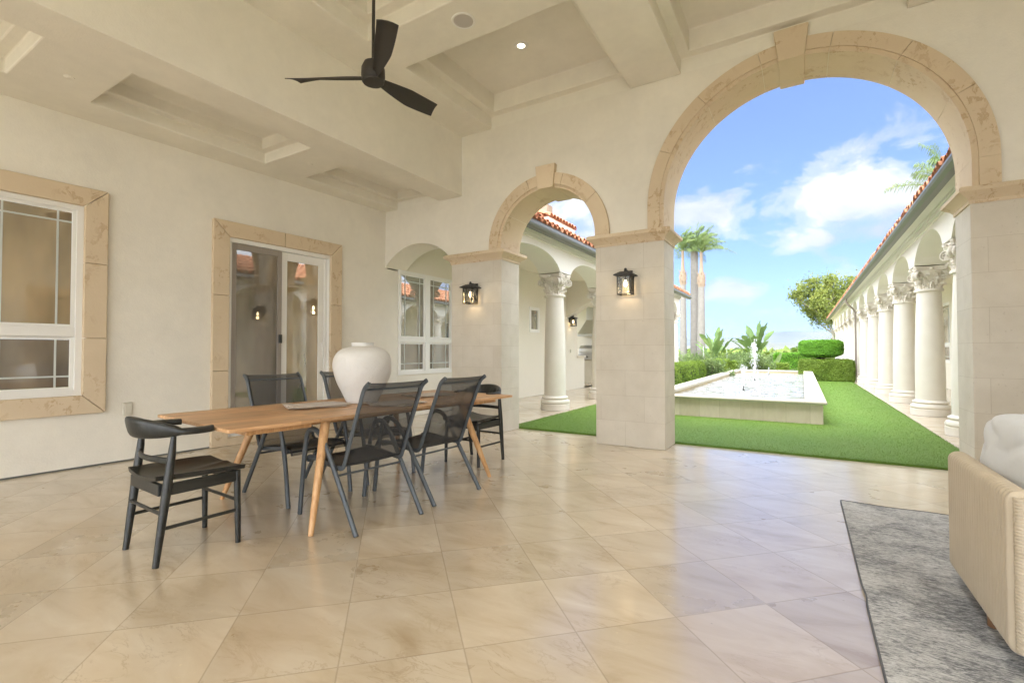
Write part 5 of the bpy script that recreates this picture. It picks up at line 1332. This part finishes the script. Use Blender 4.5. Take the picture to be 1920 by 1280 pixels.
# mesh sling chairs: local +x is towards the back of the chair
def sling_chair(label, loc, rot):
    t = thing('mesh_armchair', label, 'chair', loc, rot, 'charcoal metal mesh armchairs')
    def arc(pts, k=4):
        for _ in range(k):
            q = [pts[0]]
            for a, b in zip(pts[:-1], pts[1:]):
                a_, b_ = Vector(a), Vector(b); q += [tuple(a_*.75+b_*.25), tuple(a_*.25+b_*.75)]
            pts = q+[pts[-1]]
        return pts
    for s in (-1, 1):
        y = s*.275
        k = MB(); pts = arc([(-.355, y, 0), (-.315, y, .30), (-.275, y*1.02, .50), (-.235, y*1.03, .632), (-.12, y*1.03, .648), (-.03, y*1.02, .58), (.10, y, .39), (.36, y, 0)], 3)
        k.tube(pts, .0155, 10, upv=(0, 1, 0), ell=(1.0, 1.3)); k.build('side_leg', M['chairmetal'], t)
        y2 = s*.245
        k = MB(); pts = arc([(-.30, y2, .405), (-.29, y2, .425), (-.20, y2, .43), (.05, y2, .40), (.155, y2, .395), (.185, y2, .46), (.265, y2, .66), (.36, y2, .88), (.392, y2, .955), (.445, y2, .988)], 3)
        k.tube(pts, .0145, 10, upv=(0, 1, 0), ell=(.75, 1.2)); k.build('back_frame', M['chairmetal'], t)
    k = MB(); k.tube([(.13, -.27, .355), (.13, .27, .355)], .008, 8); k.build('stretcher', M['chairmetal'], t)
    k = MB(); k.tube([(-.26, -.27, .40), (-.26, .27, .40)], .008, 8); k.build('stretcher', M['chairmetal'], t)
    k = MB(); k.tube([(.388, -.24, .945), (.388, .24, .945)], .008, 8); k.build('top_bar', M['chairmetal'], t)
    pts = arc([(-.33, 0, .385), (-.315, 0, .43), (-.20, 0, .438), (.05, 0, .408), (.15, 0, .405), (.18, 0, .47), (.26, 0, .665), (.355, 0, .885), (.387, 0, .958), (.440, 0, .992)], 2)
    P_ = []
    for i, p in enumerate(pts):
        sag = .016*math.sin(PI*i/len(pts)*2) if i < len(pts)/2 else .006; row = []
        for j in range(9):
            v_ = j/8*2-1; row.append((p[0], v_*.244, p[2]-abs(sag)*(1-v_*v_)))
        P_.append(row)
    k = MB(); k.grid(P_); sl_ = k.build('sling', M['sling'], t, flip_fix=False)
    for s in (-1, 1): k = MB(); k.tube([(p[0], s*.232, p[2]+.002) for p in pts], .004, 5); k.build('hem', M['black'], sl_)
    return t
ch = [((-2.80, 2.455, 0), R(-7), 'mesh armchair seen from behind, nearer of the two right of the table'),
      ((-2.785, 3.17, 0), R(-4), 'mesh armchair seen from behind, farther of the two right of the table'),
      ((-3.70, 2.56, 0), PI+R(-5), 'mesh armchair facing the camera beyond the table, left of the vase'),
      ((-3.68, 3.32, 0), PI+R(-5), 'mesh armchair beyond the table half hidden behind the vase')]
first = sling_chair(ch[0][2], ch[0][0], ch[0][1])
for loc, rot, lb in ch[1:]:
    c = copy_tree(first); c.location = loc; c.rotation_euler.z = rot; c['label'] = lb

# rug
def rug():
    x0, x1, y0, y1 = .245, 3.35, .75, 4.64; nx, ny = 90, 110; P_ = []
    for j in range(ny+1):
        row = []
        for i in range(nx+1):
            u, v_ = i/nx, j/ny; x = x0+(x1-x0)*u; y = y0+(y1-y0)*v_
            e = 1-u; x += (.007*math.exp(-((y-2.90)/.07)**2))*e**30
            y += .004*math.sin(x*9)*v_**20
            z = .008+.012*math.exp(-((y-2.93)/.10)**2)*e**10+.002*math.sin(x*17+y*5)*math.sin(y*13)+.004*math.exp(-((1-v_)/.02)**2)*max(0, math.sin(x*7))
            row.append((x, y, z))
        P_.append(row)
    t = thing('rug', 'large distressed grey area rug under the sofa', 'rug', (0, 0, 0))
    mb = MB(); mb.grid(P_); lo = [[(p[0], p[1], .001) for p in r] for r in P_]
    ring = lambda G: [r[0] for r in G]+[c for c in G[-1][1:]]+[r[-1] for r in G[::-1][1:]]+[c for c in G[0][::-1][1:-1]]
    A_, B_ = ring(P_), ring(lo)
    for i in range(len(A_)): mb.quad(A_[i], A_[(i+1) % len(A_)], B_[(i+1) % len(A_)], B_[i])
    mb.build('pile', M['rug'], t)
    mb = MB(); mb.tube([(p[0], p[1], p[2]*.8) for p in [r[0] for r in P_]], .005, 6); mb.tube([(p[0], p[1], p[2]) for p in P_[-1]], .004, 6); mb.build('binding', M['rugedge'], t)
    # short frayed fringe on the far edge
    n = 900; x = rng.uniform(x0, x1, n); V = []; a = rng.uniform(-.4, .4, n); l = rng.uniform(.006, .02, n)
    B = np.stack([x, np.full(n, y1), np.full(n, .008)], 1); T = B+np.stack([a*l, l, -.006+0*l], 1); w_ = np.array([.0016, 0, 0])
    V = np.stack([B-w_, B+w_, T], 1).reshape(-1, 3); obj('fringe', fastmesh('fringe', V, np.arange(3*n).reshape(-1, 3)), M['rugedge'], t)
rug()

# sofa with cord wrapped panels
def corded(prof, u0, u1, pitch, amp, axis, mb):
    """prof: closed list of (p,z,nx,nz) section; extruded along u with a cord ripple"""
    n = int((u1-u0)/pitch*6); P_ = []
    for i in range(n+1):
        u = u0+(u1-u0)*i/n; ph = ((u-u0)/pitch) % 1; h = amp*math.sqrt(max(0, 1-(2*ph-1)**2)); row = []
        for (p, z, nx_, nz_) in prof:
            pp, zz = p+nx_*h, z+nz_*h; row.append((pp, u, zz) if axis == 'y' else (u, pp, zz))
        P_.append(row+[row[0]])
    mb.grid(P_)
    for e_ in (P_[0], P_[-1]): mb.add(e_[:-1], [list(range(len(e_)-1))])
def sect(p0, p1, z0, z1, r=.02):
    out = []
    for (cx, cz, a0) in ((p1-r, z1-r, 0), (p0+r, z1-r, 90), (p0+r, z0+r, 180), (p1-r, z0+r, 270)):
        for k in range(6): a = R(a0+90*k/5); out.append((cx+r*math.cos(a), cz+r*math.sin(a), math.cos(a), math.sin(a)))
    return out
sf = thing('sofa', 'outdoor sofa with beige cord wrapped side and back panels', 'sofa', (.67, 2.50, 0))
mb = MB(); corded(sect(0, .055, .075, .655, .024), .035, .885, .036, .018, 'y', mb); mb.build('side_panel', M['rope'], sf, merge=False, angle=80)
mb = MB(); corded(sect(0, .055, .075, .655, .024), .065, 2.3, .036, .018, 'x', mb); mb.build('back_panel', M['rope'], sf, merge=False, angle=80)
mb = MB()
def post(x, y, h0, h1): 
    pts = [(x, y, h0+(h1-h0)*i/90) for i in range(91)]; mb.tube(pts, [.0275+.0022*(i % 2) for i in range(91)], 14)
post(.028, .024, .078, .650); mb.build('corner_post', M['rope'], sf)
mb = MB(); corded(sect(2.3, 2.355, .075, .655, .024), .0, .885, .036, .018, 'y', mb); mb.build('side_panel', M['rope'], sf, merge=False, angle=80)
for x, y in ((.028, .375), (.10, .80), (2.25, .80), (2.25, .10)):
    k = MB(); k.tube([(x, y, 0), (x, y, .10)], [.024, .028], 16); k.build('leg', M['sofaleg'], sf)
k = MB(); k.box(.06, 2.29, .06, .86, .16, .22); k.build('seat_frame', M['sofaleg'], sf)
def cushion(name, cx, cy, cz, hx, hy, hz, rx, seed, seam=True, rz=0, folds=1.7):
    r_ = np.random.default_rng(seed); n = 80; P_ = []
    ph = r_.uniform(0, 6.28, 12)
    for i in range(n+1):
        th = PI*i/n; row = []
        for j in range(2*n+1):
            f = 2*PI*j/(2*n); sx, sy, sz = math.sin(th)*math.cos(f), math.sin(th)*math.sin(f), math.cos(th)
            g = lambda a, e: math.copysign(abs(a)**e, a)
            x, y, z = g(sx, .48)*hx, g(sy, .75)*hy, g(sz, .5)*hz
            edge = (abs(x)/hx)**4
            w_ = .034*math.sin(z*16/hz*.5+x*6+ph[0])*(.35+edge)+.012*math.sin(x*31+z*22+ph[1])*edge+.010*math.sin(z*40+ph[2]+2*math.sin(x*9))*(.25+edge)+.008*math.sin(x*17-z*11+ph[3])
            fo_ = math.atan2(z-hz*.95, abs(x)-hx*1.05)
            F_ = folds*(.013*(1-abs(math.sin(fo_*6+ph[4]+.7*math.sin(x*7))))**1.5+.010*(1-abs(math.sin(x*17+z*7+ph[5]+1.3*math.sin(z*11))))**2)*(.4+.6*abs(x)/hx)-.012*folds
            k_ = 1+w_/max(.09, math.hypot(y, .02+abs(z)*.3))*.35
            row.append((x*(1+w_*.35), y*k_+math.copysign(F_*min(1, abs(y)/hy*1.5), y), z*(1+w_*.5)))
        P_.append(row)
    mb = MB(); mb.grid(P_); o = mb.build(name, M['cushion'], sf, angle=180); o.location = (cx, cy, cz); o.rotation_euler = (rx, 0, rz)
    if seam:
        k = MB(); pts = []
        for i in range(61):
            a = 2*PI*i/60; g = lambda a, e: math.copysign(abs(a)**e, a); pts.append((g(math.cos(a), .48)*hx*1.004, 0, g(math.sin(a), .5)*hz*1.004))
        k.tube(pts[:-1], .005, 6, closed=True); k.build('piping', M['cushion'], o)
    return o
cushion('side_cushion', .215, .50, .655, .37, .13, .25, R(4), 11, rz=PI/2)
cushion('back_cushion', .80, .25, .665, .50, .17, .255, R(12), 3)
cushion('back_cushion', 1.66, .24, .66, .50, .15, .24, R(12), 5)
cushion('seat_cushion', .62, .52, .31, .52, .36, .10, 0, 6)
cushion('seat_cushion', 1.68, .52, .31, .52, .36, .10, 0, 7)

# ------------------------------------------------------------------ air
def haze():
    m = bpy.data.materials.new('haze'); m.use_nodes = True; nt = m.node_tree; nt.nodes.remove(nt.nodes['Principled BSDF'])
    v = nn(nt, 'ShaderNodeVolumePrincipled'); v.inputs['Color'].default_value = (.22, .35, .58, 1); v.inputs['Density'].default_value = 1.7e-4; v.inputs['Anisotropy'].default_value = 0
    L(nt, v.outputs[0], nt.nodes['Material Output'].inputs['Volume'])
    mb = MB(); mb.box(-4500, 4500, -300, 3900, -6, 215); o = mb.build('haze', m); o['kind'] = 'stuff'; o['label'] = 'thin bluish air fading the distant hills'; o['category'] = 'haze'
haze()
